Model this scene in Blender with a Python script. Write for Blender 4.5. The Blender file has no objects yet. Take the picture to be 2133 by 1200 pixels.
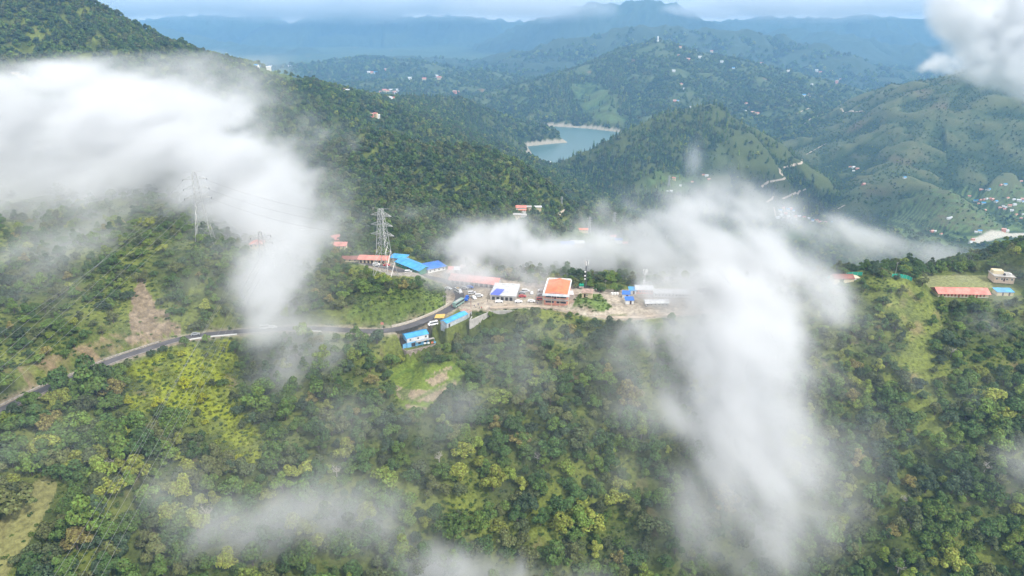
import bpy, math, random
import numpy as np
C = bpy.context; SC = C.scene; COL = SC.collection
# ---------------------------------------------------------------- camera
TH = math.radians(21.6); FP = 1441.0
cam = bpy.data.objects.new('camera', bpy.data.cameras.new('camera')); COL.objects.link(cam)
cam.location = (0, 0, 0); cam.rotation_euler = (math.radians(90) - TH, 0, 0)
cam.data.sensor_width = 36; cam.data.lens = 36 * FP / 2133
cam.data.clip_start = 1; cam.data.clip_end = 60000
SC.camera = cam
# ---------------------------------------------------------------- light
SUN_EL, SUN_AZ = math.radians(48), math.radians(125)     # azimuth clockwise from +Y
w = bpy.data.worlds.new('World'); SC.world = w; w.use_nodes = True
wn = w.node_tree; wn.nodes.clear()
def WN(t, **k):
    n = wn.nodes.new(t)
    for a, b in k.items(): setattr(n, a, b)
    return n
sky = WN('ShaderNodeTexSky', sky_type='NISHITA', sun_disc=False, sun_elevation=SUN_EL, sun_rotation=SUN_AZ)
tc = WN('ShaderNodeTexCoord'); mp = WN('ShaderNodeMapping'); mp.inputs['Scale'].default_value = (1.3, 1.3, 16)
n1 = WN('ShaderNodeTexNoise'); n1.inputs['Scale'].default_value = 3.2; n1.inputs['Detail'].default_value = 7; n1.inputs['Roughness'].default_value = .55
n1.inputs['Distortion'].default_value = .3
cr = WN('ShaderNodeValToRGB'); e = cr.color_ramp.elements
e[0].position = .36; e[0].color = (4.2, 4.3, 4.7, 1); e[1].position = .62; e[1].color = (10.5, 10.3, 10.0, 1)
mx = WN('ShaderNodeMix', data_type='RGBA'); mx.inputs['Factor'].default_value = .9
bg = WN('ShaderNodeBackground'); bg.inputs['Strength'].default_value = .12
wo = WN('ShaderNodeOutputWorld'); wl = wn.links.new
wl(tc.outputs['Generated'], mp.inputs[0]); wl(mp.outputs[0], n1.inputs['Vector']); wl(n1.outputs['Fac'], cr.inputs[0])
wl(sky.outputs[0], mx.inputs['A']); wl(cr.outputs[0], mx.inputs['B']); wl(mx.outputs['Result'], bg.inputs[0]); wl(bg.outputs[0], wo.inputs[0])
sun = bpy.data.objects.new('sun', bpy.data.lights.new('sun', 'SUN')); COL.objects.link(sun)
sun.data.energy = 2.1; sun.data.angle = math.radians(5); sun.data.color = (1, .95, .87)
sun.rotation_euler = (math.radians(90) - SUN_EL, 0, -SUN_AZ + math.pi)
SC.view_settings.view_transform = 'Standard'; SC.view_settings.look = 'None'
SC.view_settings.exposure = 0.9; SC.view_settings.gamma = 1
cy = SC.cycles
cy.use_denoising = True; cy.max_bounces = 10; cy.diffuse_bounces = 3; cy.glossy_bounces = 1; cy.transmission_bounces = 1
cy.volume_bounces = 10; cy.transparent_max_bounces = 8; cy.volume_step_rate = 1.0; cy.volume_max_steps = 512
cy.caustics_reflective = False; cy.caustics_refractive = False; cy.use_adaptive_sampling = True; cy.adaptive_threshold = .015
# ---------------------------------------------------------------- pixel -> point
CT, ST = math.cos(TH), math.sin(TH)
def dirs(u, v):
    a = (u - 1066.5) / FP; b = (600 - v) / FP
    return a, CT + b * ST, -ST + b * CT
def P(u, v, Y):                       # point on the sight line at forward distance Y
    a, dy, dz = dirs(u, v); return np.array((a / dy * Y, Y, dz / dy * Y))
def PZ(u, v, z):                      # point on the sight line at height z
    a, dy, dz = dirs(u, v); return P(u, v, z / (dz / dy))
def toUV(x, y, z):
    up = y * ST + z * CT; fw = y * CT - z * ST
    fw = np.maximum(fw, 1e-6)
    return 1066.5 + FP * x / fw, 600 - FP * up / fw
# ---------------------------------------------------------------- noise
_r = np.random.RandomState(7)
GA = _r.rand(256, 256) * 2 * np.pi; GX, GY = np.cos(GA), np.sin(GA)
def perlin(x, y, s=0):
    x = x + s * 37.7; y = y + s * 91.3
    ix = np.floor(x).astype(np.int64); iy = np.floor(y).astype(np.int64); fx = x - ix; fy = y - iy
    ux = fx * fx * fx * (fx * (fx * 6 - 15) + 10); uy = fy * fy * fy * (fy * (fy * 6 - 15) + 10)
    i0, i1, j0, j1 = ix & 255, (ix + 1) & 255, iy & 255, (iy + 1) & 255
    g = lambda i, j, a, b: GX[i, j] * a + GY[i, j] * b
    a = g(i0, j0, fx, fy); b = g(i1, j0, fx - 1, fy); c = g(i0, j1, fx, fy - 1); d = g(i1, j1, fx - 1, fy - 1)
    return 1.5 * (a + (b - a) * ux + (c - a) * uy + (a - b - c + d) * ux * uy)
def fbm(x, y, o=4, s=0):
    r = 0; k = 1.; m = 0
    for i in range(o): r = r + k * perlin(x * 2**i, y * 2**i, s + i); m += k; k *= .5
    return r / m
def ridged(x, y, s=0):
    return 1 - 2 * np.abs(perlin(x, y, s))
def sstep(a, b, x):
    t = np.clip((x - a) / (b - a), 0, 1); return t * t * (3 - 2 * t)
def inpoly(u, v, poly):
    r = np.zeros(np.shape(u), bool); n = len(poly)
    for i in range(n):
        x1, y1 = poly[i][:2]; x2, y2 = poly[(i + 1) % n][:2]
        if y1 == y2: continue
        r ^= ((y1 > v) != (y2 > v)) & (u < (x2 - x1) * (v - y1) / (y2 - y1) + x1)
    return r
def segdist(x, y, pts, closed=False):  # distance, interpolated z of nearest point, t
    best = np.full(np.shape(x), 1e9); bz = np.zeros(np.shape(x)); n = len(pts)
    for i in range(n if closed else n - 1):
        p, q = pts[i], pts[(i + 1) % n]; dx, dy = q[0] - p[0], q[1] - p[1]; L = dx * dx + dy * dy + 1e-9
        t = np.clip(((x - p[0]) * dx + (y - p[1]) * dy) / L, 0, 1)
        d = np.hypot(x - p[0] - t * dx, y - p[1] - t * dy); m = d < best
        best = np.where(m, d, best); bz = np.where(m, p[2] + t * (q[2] - p[2]), bz)
    return best, bz
def smooth(pts, n=6):
    pts = [np.array(p, float) for p in pts]; o = []
    for i in range(len(pts) - 1):
        p0, p1, p2, p3 = pts[max(i - 1, 0)], pts[i], pts[i + 1], pts[min(i + 2, len(pts) - 1)]
        for k in range(n):
            t = k / n; o.append(.5 * (2 * p1 + (p2 - p0) * t + (2 * p0 - 5 * p1 + 4 * p2 - p3) * t * t + (3 * p1 - p0 - 3 * p2 + p3) * t**3))
    o.append(pts[-1]); return o
# ---------------------------------------------------------------- terrain controls
CP = []
def col(u, *l):
    for v, Y in l: CP.append(P(u, v, Y))
def hid(u, vref, *l):                 # hidden ground: (Y, z) in the direction of pixel (u, vref)
    a, dy, dz = dirs(u, vref)
    for Y, z in l: CP.append(np.array((a / dy * Y, Y, z)))
BOT = {-250: 168, 0: 185, 200: 190, 400: 196, 600: 204, 750: 210, 900: 215, 1066: 219, 1250: 224, 1450: 230, 1650: 236, 1800: 237, 2000: 235, 2133: 232, 2380: 228}
for u_, Y_ in BOT.items(): col(u_, (1200, Y_), (1500, Y_ * .78))
col(-250, (1000, 195), (965, 205), (800, 232), (650, 285), (500, 360), (400, 470), (300, 620), (200, 850), (100, 1050), (0, 1160), (-80, 1240))
hid(-250, -80, (1500, -60))
col(0, (1000, 215), (780, 262), (700, 284), (600, 325), (500, 395), (400, 500), (300, 650), (200, 900), (160, 1020), (80, 1130), (0, 1220), (-50, 1290))
hid(0, -50, (1500, -60))
col(200, (1000, 222), (850, 256), (700, 295), (600, 328), (500, 390), (400, 560), (300, 780), (230, 930), (150, 1060), (80, 1160), (20, 1260))
hid(200, 18, (1500, -150))
col(400, (850, 272), (1000, 235), (640, 328), (575, 345), (500, 395), (440, 480), (350, 640), (260, 950), (200, 1100), (150, 1220), (98, 1330))
hid(400, 95, (1550, -200))
col(600, (850, 280), (1000, 243), (640, 345), (575, 370), (520, 470), (450, 650), (380, 900), (300, 1080), (230, 1250), (180, 1380), (163, 1440))
col(750, (850, 281), (1000, 247), (640, 342), (580, 385), (545, 425), (520, 500), (480, 600), (440, 700), (400, 800), (350, 900), (300, 980), (250, 1400))
hid(750, 300, (1150, -250))
col(900, (740, 318), (850, 282), (1000, 250), (650, 345), (600, 375), (568, 405), (540, 450), (500, 570), (450, 700), (400, 800), (350, 890), (318, 950))
hid(900, 318, (1150, -300), (1450, -400))
col(1066, (645, 347), (740, 322), (850, 288), (1000, 253), (598, 380), (560, 520), (520, 640), (490, 720), (450, 800), (400, 890), (347, 980))
col(1122, (386, 1010))
hid(1066, 338, (1200, -340), (1500, -430))
col(1180, (600, 380), (560, 530), (530, 700), (490, 860), (450, 960), (426, 1050)); hid(1180, 410, (1250, -380), (1500, -440))
col(1280, (600, 382), (560, 560), (530, 780), (490, 1000), (457, 1150)); hid(1280, 457, (1400, -440))
col(1250, (662, 338), (740, 318), (850, 290), (1000, 258))
hid(1370, 560, (385, -152), (520, -200), (800, -285), (1100, -360), (1400, -450))
col(1450, (655, 345), (740, 324), (850, 296), (1000, 264), (598, 385)); hid(1450, 560, (520, -230), (800, -340), (1150, -430), (1450, -470))
col(1650, (640, 355), (740, 330), (850, 303), (1000, 270)); hid(1650, 560, (375, -151), (520, -250), (900, -390), (1300, -462))
col(1750, (587, 378)); col(1860, (578, 376), (630, 362)); hid(1830, 560, (430, -170), (520, -250), (900, -390), (1300, -465))
col(1800, (640, 358), (740, 332), (850, 303), (1000, 270)); col(1760, (700, 338)); col(1950, (700, 343))
col(2000, (622, 372), (680, 350), (740, 330), (850, 303), (1000, 268), (568, 412)); hid(2000, 550, (440, -157), (560, -235), (900, -385), (1300, -470))
col(2133, (640, 362), (740, 335), (850, 305), (1000, 268), (560, 395), (530, 415)); hid(2133, 520, (470, -160), (580, -235), (900, -380), (1400, -475))
col(2380, (640, 365), (740, 335), (1000, 268), (560, 395), (515, 425)); hid(2380, 520, (480, -170), (580, -235), (900, -380), (1400, -475))
for u_ in (0, 60, 120, 175, 240, 300, 370, 430, 500, 560, 620, 690, 760, 810, 860): pass
ROAD = smooth([PZ(*p) for p in [(-150, 930, -150), (0, 856, -150), (60, 826, -150), (120, 799, -150), (175, 778, -150), (232, 752, -150), (305, 728, -150), (370, 708, -150), (430, 697.5, -150), (495, 691.5, -150),
    (560, 686.5, -150.5), (620, 684.5, -151), (690, 686, -152), (760, 690.5, -152.5), (812, 688, -152.5), (850, 680, -152), (892, 665, -151.5), (925, 650, -151), (950, 634, -150.5), (958, 618, -150), (955, 603, -150), (985, 597, -150)]], 8)
ROAD2 = smooth([PZ(*p) for p in [(955, 603, -150), (925, 585, -149.6), (890, 577, -149.3), (850, 568, -149), (800, 556, -149), (760, 549, -149), (720, 545, -149)]], 6)
DIRT = smooth([PZ(*p) for p in [(1020, 641, -150), (1100, 638, -150.2), (1150, 640.5, -150.5), (1200, 650, -150.9), (1250, 659, -151), (1300, 661.5, -151), (1350, 659, -151), (1400, 655, -151), (1460, 650, -151), (1520, 648, -152)]], 8)
for p in ROAD[::8] + DIRT[::10]: CP.append(p)
for q in [(830, 745, -166), (870, 747, -167), (910, 737, -166), (870, 770, -170), (945, 705, -162), (868, 716, -160.5), (985, 690, -160), (1040, 680, -160), (925, 700, -160)]: CP.append(PZ(*q))
RS, ZV, ZL = [], -480., -440.
def ridge(px, front=.55, back=.6, L=260, A=34, rnd=25, cover=0, pre=None):
    RS.append(dict(p=[P(*q) for q in px] if pre is None else pre, f=front, b=back, L=L, A=A, r=rnd, c=cover))
# cover codes: 1 dense forest, 2 pine forest, 3 grass with bushes, 4 villages and terraces, 5 far
ridge([(-250, -90, 1240), (0, -50, 1290), (150, 0, 1300), (250, 36, 1290), (400, 96, 1335), (500, 132, 1390), (600, 163, 1440), (700, 190, 1700), (790, 205, 2050), (860, 205, 2300)], .42, .5, 220, 16, cover=1)
ridge([(700, 190, 1700), (760, 245, 1450), (850, 292, 1300)], .5, .5, 200, 20, cover=1)
ridge([(860, 205, 2300), (960, 203, 2350), (1060, 225, 2400), (1120, 255, 2430), (1150, 272, 2440), (1172, 293, 2440)], .42, .6, 200, 18, cover=2)
ridge([(960, 203, 2350), (985, 270, 2200)], .4, .4, 200, 12, cover=1)
ridge([(1156, 356, 2120), (1154, 330, 2110), (1190, 300, 2100), (1262, 262, 2080), (1320, 243, 2060), (1400, 236, 2060), (1480, 220, 2080), (1560, 265, 2030), (1650, 330, 1950), (1760, 408, 1830)], .62, .7, 210, 26, 12, cover=2)
ridge([(1480, 220, 2080), (1500, 300, 1930), (1560, 390, 1760)], .6, .6, 150, 14, 12, cover=3)
ridge([(1400, 236, 2060), (1340, 330, 1890), (1330, 400, 1740)], .5, .5, 150, 14, cover=2)
ridge([(880, 250, 3000), (960, 215, 3200), (1060, 185, 3400), (1180, 150, 3600), (1290, 115, 3850), (1370, 84, 3900), (1430, 103, 3850), (1530, 125, 3800), (1650, 150, 3700), (1780, 185, 3700), (1850, 230, 3500)], .42, .5, 330, 45, cover=4)
ridge([(1370, 84, 3900), (1400, 130, 3500), (1430, 190, 3100), (1480, 240, 2700)], .42, .42, 250, 34, cover=4)
ridge([(1530, 125, 3800), (1600, 180, 3300), (1680, 240, 2800), (1740, 300, 2450)], .4, .4, 250, 30, cover=4)
ridge([(1180, 150, 3600), (1160, 200, 3250), (1130, 235, 3000)], .45, .45, 220, 24, cover=2)
ridge([(1290, 115, 3850), (1290, 180, 3300), (1270, 240, 2950)], .42, .45, 220, 24, cover=2)
ridge([(2380, 90, 2350), (2133, 115, 2350), (2040, 138, 2450), (1940, 165, 2650), (1880, 195, 2900), (1800, 255, 3000)], .52, .5, 190, 46, 12, cover=3)
ridge([(2040, 138, 2450), (1960, 225, 2200), (1880, 340, 1960), (1850, 372, 1880)], .55, .5, 120, 32, 10, cover=3)
ridge([(1850, 372, 1880), (1890, 368, 1800), (1960, 400, 1700), (2000, 430, 1620)], .5, .5, 150, 16, 20, cover=3)
ridge([(2133, 115, 2350), (2110, 250, 2050), (2100, 360, 1850)], .5, .5, 120, 32, 10, cover=3)
ridge([(1850, 372, 1880), (1800, 415, 1750)], .5, .6, 150, 12, 20, cover=3)
ridge([(700, 130, 6500), (860, 118, 6200), (1000, 130, 5900), (1060, 112, 5700), (1180, 85, 5500), (1340, 58, 5500), (1500, 64, 5500), (1600, 72, 5500), (1700, 100, 5300), (1780, 130, 5200), (1850, 150, 5200)], .4, .5, 500, 60, cover=5)
ridge([(500, 160, 4500), (640, 135, 5200), (760, 120, 5600), (900, 135, 4800)], .22, .3, 400, 30, cover=4)
ridge([(700, 175, 3900), (820, 168, 3900), (930, 160, 4100), (1010, 150, 4300)], .25, .3, 350, 34, cover=4)
ridge([(930, 118, 8580), (1000, 98, 8580), (1090, 60, 8436), (1150, 35, 8292), (1230, 12, 8220), (1290, 11, 8220), (1355, 3, 8220), (1400, 13, 8220), (1470, 38, 8220), (1520, 52, 8220), (1620, 80, 7860)], .5, .5, 700, 170, 40, cover=5)
ridge([(-300, 20, 11460), (200, 50, 11100), (310, 43, 10740), (420, 32, 10740), (540, 36, 10740), (605, 56, 10740), (680, 32, 10380), (740, 28, 10380), (800, 32, 10380), (950, 36, 10380), (1100, 48, 10740), (1300, 60, 11100)], .34, .5, 900, 150, 40, cover=5)
ridge([(1400, 60, 9660), (1520, 42, 9660), (1600, 33, 9300), (1700, 40, 8940), (1800, 33, 8940), (1900, 36, 8940), (2020, 30, 8940), (2300, 20, 8940)], .46, .5, 700, 160, 40, cover=5)
ridge([(1640, 60, 7500), (1760, 75, 7000), (1900, 95, 6800), (2050, 90, 6500), (2250, 60, 6500)], .38, .5, 600, 80, 40, cover=5)
ridge([(330, 60, 8940), (430, 85, 8436), (520, 100, 8004), (640, 105, 7860)], .3, .4, 700, 50, 60, cover=5)
# lake outline (pixels on the water plane) and river bed
LAKE = [PZ(u, v, ZL) for u, v in [(1080, 352), (1072, 328), (1108, 321), (1098, 305), (1144, 300), (1183, 297), (1165, 286), (1138, 263), (1180, 265), (1225, 268), (1285, 275), (1330, 290), (1300, 320), (1200, 352), (1148, 360), (1112, 356)]]
RIVER = [(1735, 440), (1780, 433), (1850, 460)]
# flat ground: polygon, height, falloff
PADS = []
def pad(px, z, fall=7): PADS.append(([PZ(u, v, z) for u, v in px], z, fall))
PLAZA = [(930, 637), (975, 649), (1020, 645), (1080, 643), (1135, 643), (1190, 648), (1250, 656), (1350, 657), (1450, 648), (1450, 600), (1250, 603), (1200, 592), (1085, 588), (960, 566), (925, 575)]
pad(PLAZA, -150, 6)
pad([(738, 546), (760, 560), (810, 575), (880, 578), (935, 592), (935, 560), (885, 545), (812, 532), (748, 536)], -149, 5)
pad([(1925, 572), (1945, 623), (2060, 625), (2130, 620), (2140, 585), (2060, 570), (1960, 564)], -152.5, 5)
HOUSE_Z = -160.5
SHED_Z = -152.4
NP_ = len(PADS)
pad([(828, 719), (838, 726), (847, 731), (906, 717), (893, 701), (848, 708)], HOUSE_Z, 1.0)
pad([(918, 674), (931, 687), (980, 666), (987, 657), (966, 653)], SHED_Z, 1.2)
pad([(984, 650), (978, 668.5), (1005, 656), (1024, 649), (1015, 645)], -151.2, 1.0)
def tps(cp, Q):
    q = np.array([(p[0] / p[1], math.log(p[1])) for p in cp]); e = np.array([p[2] / p[1] for p in cp]); n = len(q)
    K = lambda A, B: (lambda r2: np.where(r2 > 0, .5 * r2 * np.log(r2 + 1e-12), 0))(((A[:, None, :] - B[None]) ** 2).sum(-1))
    M = np.zeros((n + 3, n + 3)); M[:n, :n] = K(q, q) + np.eye(n) * 2e-4; M[:n, n] = 1; M[:n, n + 1:] = q; M[n:, :n] = M[:n, n:].T
    s = np.linalg.solve(M, np.r_[e, 0, 0, 0]); out = np.empty(len(Q))
    for i in range(0, len(Q), 20000):
        c = Q[i:i + 20000]; out[i:i + 20000] = K(c, q) @ s[:n] + s[n] + c @ s[n + 1:]
    return out
NA, NR, AM, Y0, Y1 = 1150, 1080, 1.22, 95., 12300.
ga = np.linspace(-AM, AM, NA); gl = np.linspace(math.log(Y0), math.log(Y1), NR)
A2, L2 = np.meshgrid(ga, gl)                                    # rows by distance
GYY = np.exp(L2); GXX = A2 * GYY
RF = int(np.searchsorted(gl, math.log(1180)))
def far_height(x, y):
    best = np.full(x.shape, -1e9); cov = np.zeros(x.shape, np.int8)
    floor = ZV + 0.016 * np.clip(y - 2600, 0, 1e9) + 26 * fbm(x / 500, y / 500, 4, 3)
    best = floor; cov[:] = 4
    wx = 60 * perlin(x / 300, y / 300, 11); wy = 60 * perlin(x / 300, y / 300, 12)
    for k, R in enumerate(RS):
        p = R['p']; ys = [q[1] for q in p]; reach = 1.25 * (max(q[2] for q in p) + 520) / R['f'] * .8 + 200
        r0, r1 = np.searchsorted(gl, [math.log(max(min(ys) - reach, Y0)), math.log(max(ys) + reach)]); r0 = max(r0, RF)
        if r1 <= r0 + 1: continue
        _x, _y, _b, _c, _wx, _wy = x, y, best, cov, wx, wy
        x, y, best, cov, wx, wy = [q[r0:r1] for q in (x, y, best, cov, wx, wy)]
        h = np.full(x.shape, -1e9); T = np.zeros(x.shape); D = np.zeros(x.shape); acc = 0
        for i in range(len(p) - 1):
            a, b = p[i], p[i + 1]; dx, dy = b[0] - a[0], b[1] - a[1]; L = math.hypot(dx, dy)
            t = np.clip(((x - a[0]) * dx + (y - a[1]) * dy) / (L * L), 0, 1); ox = x - a[0] - t * dx; oy = y - a[1] - t * dy
            d = np.hypot(ox, oy); s = np.where(oy < 0, R['f'], R['b'])
            hh = a[2] + t * (b[2] - a[2]) - s * (np.sqrt(d * d + R['r']**2) - R['r'])
            m = hh > h; h = np.where(m, hh, h); T = np.where(m, acc + t * L, T); D = np.where(m, d, D); acc += L
        g = np.clip(D / (R['L'] * .8), 0, 1)
        h = h + g * R['A'] * (.75 * ridged((T + wx) / R['L'], (D + wy) / (R['L'] * 3.2), k) + .4 * ridged((T + wx) / R['L'] * 2.3, (D + wy) / (R['L'] * 1.6), k + 5) - .25)
        h = h + np.minimum(D / 50 + .15, 1) * (.22 * R['A'] * fbm(x / 70, y / 70, 3, 9) + (8 if R['c'] < 5 else 50) * (ridged((T + wx * .4) / (55 if R['c'] < 5 else 260), (D + wy * .5) / (110 if R['c'] < 5 else 500), k + 9) - .3))
        if R['c'] == 5: h = h + R['A'] * .4 * fbm(x / 700, y / 700, 4, 6)
        kk = 14.; dd = h - best; cov = np.where(dd > 0, R['c'], cov)
        best = np.maximum(h, best) + np.maximum(kk - np.abs(dd), 0)**2 / (4 * kk)
        _b[r0:r1] = best; _c[r0:r1] = cov; x, y, best, cov, wx, wy = _x, _y, _b, _c, _wx, _wy
    return best, cov
H, COVER = far_height(GXX, GYY)
nr = int(np.searchsorted(gl, math.log(1600)))
near = tps(CP, np.c_[A2[:nr].ravel(), L2[:nr].ravel()]).reshape(nr, NA) * GYY[:nr]
x, y = GXX[:nr], GYY[:nr]
rough = sstep(0, 1, np.clip((np.hypot(*(np.array((x, y)) - 0)) - 90) / 60, 0, 1))
gul = 5.2 * ridged(x / 56 + .3 * perlin(x / 60, y / 60, 2), y / 150, 21) + 1.2 * fbm(x / 18, y / 18, 3, 4)
gul *= 1 + sstep(500, 1000, y) * 1.5
near = near + gul * .8 + sstep(560, 900, y) * (13 * (ridged(x / 170 + .5 * perlin(x / 200, y / 200, 5), y / 420, 31) - .3) + 5 * fbm(x / 60, y / 60, 3, 8))
wn_ = 1 - sstep(1300, 1520, y)
COVER[:nr] = np.where(wn_ > .5, 1, COVER[:nr])
H[:nr] = near * wn_ + H[:nr] * (1 - wn_)
# lake basin
ld, _ = segdist(GXX, GYY, LAKE, True); lin = inpoly(GXX, GYY, LAKE); sd = np.where(lin, -ld, ld)
zone = (GYY > 1950) & (GYY < 3300)
sh = ZL - 1 + np.where(sd > 0, .42 * sd, .3 * sd)
H = np.where(zone & (sd < 0), np.minimum(H, sh), H)
H = np.where(zone & (sd >= 0) & (sd < 260), np.minimum(H, ZL + 1.0 + .55 * np.minimum(sd, 14) + .8 * np.maximum(sd - 14, 0)), H)
H = np.where(zone & (sd >= 0) & (sd < 150) & (GYY > 2120), np.maximum(H, ZL + .8 + .1 * sd), H)
SHORE = zone & (sd > -6) & (sd < 17)
# pads and roads
def inner(fx, *a): return fx
def do_pads(L_):
  for poly, z, fall in L_:
    x, y = GXX[:nr], GYY[:nr]; d, _ = segdist(x, y, poly, True); d = np.where(inpoly(x, y, poly), 0, d)
    k = 1 - sstep(0, fall, d); H[:nr] = H[:nr] * (1 - k) + z * k
do_pads(PADS[:NP_])
for line, hw, fall in ((ROAD, 4.3, 5.5), (ROAD2, 3.4, 4), (DIRT, 2.6, 4)):
    x, y = GXX[:nr], GYY[:nr]; d, z = segdist(x, y, line); k = 1 - sstep(hw, hw + fall, d); H[:nr] = H[:nr] * (1 - k) + (z - .12) * k
do_pads(PADS[NP_:])
rd1 = np.full(GXX.shape, 1e3); rd1[:nr] = np.minimum(segdist(GXX[:nr], GYY[:nr], ROAD)[0], segdist(GXX[:nr], GYY[:nr], ROAD2)[0])
rd2 = np.full(GXX.shape, 1e3); rd2[:nr] = segdist(GXX[:nr], GYY[:nr], DIRT)[0]
def bump_at(u, v, zz, r, h):
    p = PZ(u, v, zz); H[:nr] += h * np.exp(-((GXX[:nr] - p[0])**2 + (GYY[:nr] - p[1])**2) / (r * r))
bump_at(1212, 636, -150, 6, 3.2); bump_at(1235, 640, -150, 6, 2.6)
E2 = H / GYY                                                    # elevation of every cell as seen from the camera
def hz(x, y):                                                   # ground height, bilinear
    a = np.clip((np.asarray(x) / y + AM) / (2 * AM) * (NA - 1), 0, NA - 1.001); l = np.clip((np.log(y) - gl[0]) / (gl[-1] - gl[0]) * (NR - 1), 0, NR - 1.001)
    i = a.astype(int) if hasattr(a, 'astype') else int(a); j = l.astype(int) if hasattr(l, 'astype') else int(l); fa = a - i; fl = l - j
    return (H[j, i] * (1 - fa) + H[j, i + 1] * fa) * (1 - fl) + (H[j + 1, i] * (1 - fa) + H[j + 1, i + 1] * fa) * fl
def hit(u, v):                                                  # the ground point seen at a pixel
    a, dy, dz = dirs(u, v); i = (a / dy + AM) / (2 * AM) * (NA - 1); i0 = int(np.clip(i, 0, NA - 2)); f = i - i0
    ecol = E2[:, i0] * (1 - f) + E2[:, i0 + 1] * f; e = dz / dy; k = np.nonzero(ecol >= e)[0]
    if len(k) == 0: return None
    k = max(k[0], 1); t = (e - ecol[k - 1]) / (ecol[k] - ecol[k - 1]) if ecol[k] != ecol[k - 1] else 0
    Y = math.exp(gl[k - 1] + np.clip(t, 0, 1) * (gl[1] - gl[0])); return np.array((a / dy * Y, Y, e * Y))
RM = np.maximum.accumulate(E2, 0)
VIS = (H + 7) / GYY > RM - .003 - 6 / GYY
PU, PV = toUV(GXX, GYY, H)
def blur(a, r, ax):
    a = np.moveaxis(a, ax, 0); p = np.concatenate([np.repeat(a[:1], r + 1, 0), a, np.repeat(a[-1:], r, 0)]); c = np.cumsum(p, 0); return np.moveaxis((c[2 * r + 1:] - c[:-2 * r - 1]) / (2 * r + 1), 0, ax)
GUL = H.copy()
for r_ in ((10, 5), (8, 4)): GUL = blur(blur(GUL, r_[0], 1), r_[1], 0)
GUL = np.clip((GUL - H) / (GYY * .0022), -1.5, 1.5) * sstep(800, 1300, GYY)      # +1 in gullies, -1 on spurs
print('MAXH', H.max(), H.min())
# ---------------------------------------------------------------- materials
MATS = {}
def mat(name, color, rough=.8, metal=0, noise=0, nscale=1., bump=0, stripes=None, spec=.3, dirt=None):
    if name in MATS: return MATS[name]
    m = bpy.data.materials.new(name); m.use_nodes = True; nt = m.node_tree; N = nt.nodes; L = nt.links.new; b = N['Principled BSDF']
    b.inputs['Base Color'].default_value = (*color, 1); b.inputs['Roughness'].default_value = rough; b.inputs['Metallic'].default_value = metal
    b.inputs['Specular IOR Level'].default_value = spec
    tc = N.new('ShaderNodeTexCoord'); src = None
    if noise:
        t = N.new('ShaderNodeTexNoise'); t.inputs['Scale'].default_value = nscale; t.inputs['Detail'].default_value = 5; L(tc.outputs['Object'], t.inputs['Vector'])
        r = N.new('ShaderNodeValToRGB'); r.color_ramp.elements[0].position = .3; r.color_ramp.elements[1].position = .7
        d = dirt or tuple(c * (1 - noise) for c in color)
        r.color_ramp.elements[0].color = (*d, 1); r.color_ramp.elements[1].color = (*[min(1, c * (1 + noise * .4)) for c in color], 1)
        L(t.outputs['Fac'], r.inputs[0]); L(r.outputs[0], b.inputs['Base Color']); src = t.outputs['Fac']
    if stripes:                                   # corrugation: (axis, period)
        wv = N.new('ShaderNodeTexWave'); wv.bands_direction = stripes[0]; wv.inputs['Scale'].default_value = 1 / stripes[1] / 1.0; wv.inputs['Distortion'].default_value = 0
        L(tc.outputs['Object'], wv.inputs['Vector']); src = wv.outputs['Fac']; bump = bump or .3
    if bump and src:
        bp = N.new('ShaderNodeBump'); bp.inputs['Strength'].default_value = bump; bp.inputs['Distance'].default_value = .05 if stripes else .3; L(src, bp.inputs['Height']); L(bp.outputs[0], b.inputs['Normal'])
    MATS[name] = m; return m
def attr_mat(name, rough, fine, bumpd, bumps, metal=0):
    m = bpy.data.materials.new(name); m.use_nodes = True; nt = m.node_tree; N = nt.nodes; L = nt.links.new; b = N['Principled BSDF']
    a = N.new('ShaderNodeAttribute'); a.attribute_name = 'col'; tc = N.new('ShaderNodeTexCoord')
    t = N.new('ShaderNodeTexNoise'); t.inputs['Scale'].default_value = fine; t.inputs['Detail'].default_value = 6; t.inputs['Roughness'].default_value = .65; L(tc.outputs['Object'], t.inputs['Vector'])
    mr = N.new('ShaderNodeMapRange'); mr.inputs['From Min'].default_value = .3; mr.inputs['From Max'].default_value = .7; mr.inputs['To Min'].default_value = .55; mr.inputs['To Max'].default_value = 1.45; L(t.outputs['Fac'], mr.inputs[0])
    mm = N.new('ShaderNodeVectorMath'); mm.operation = 'SCALE'; L(a.outputs['Color'], mm.inputs[0]); L(mr.outputs[0], mm.inputs['Scale']); L(mm.outputs[0], b.inputs['Base Color'])
    bp = N.new('ShaderNodeBump'); bp.inputs['Strength'].default_value = bumps; bp.inputs['Distance'].default_value = bumpd; L(t.outputs['Fac'], bp.inputs['Height']); L(bp.outputs[0], b.inputs['Normal'])
    b.inputs['Roughness'].default_value = rough; b.inputs['Specular IOR Level'].default_value = .15; return m
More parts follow.
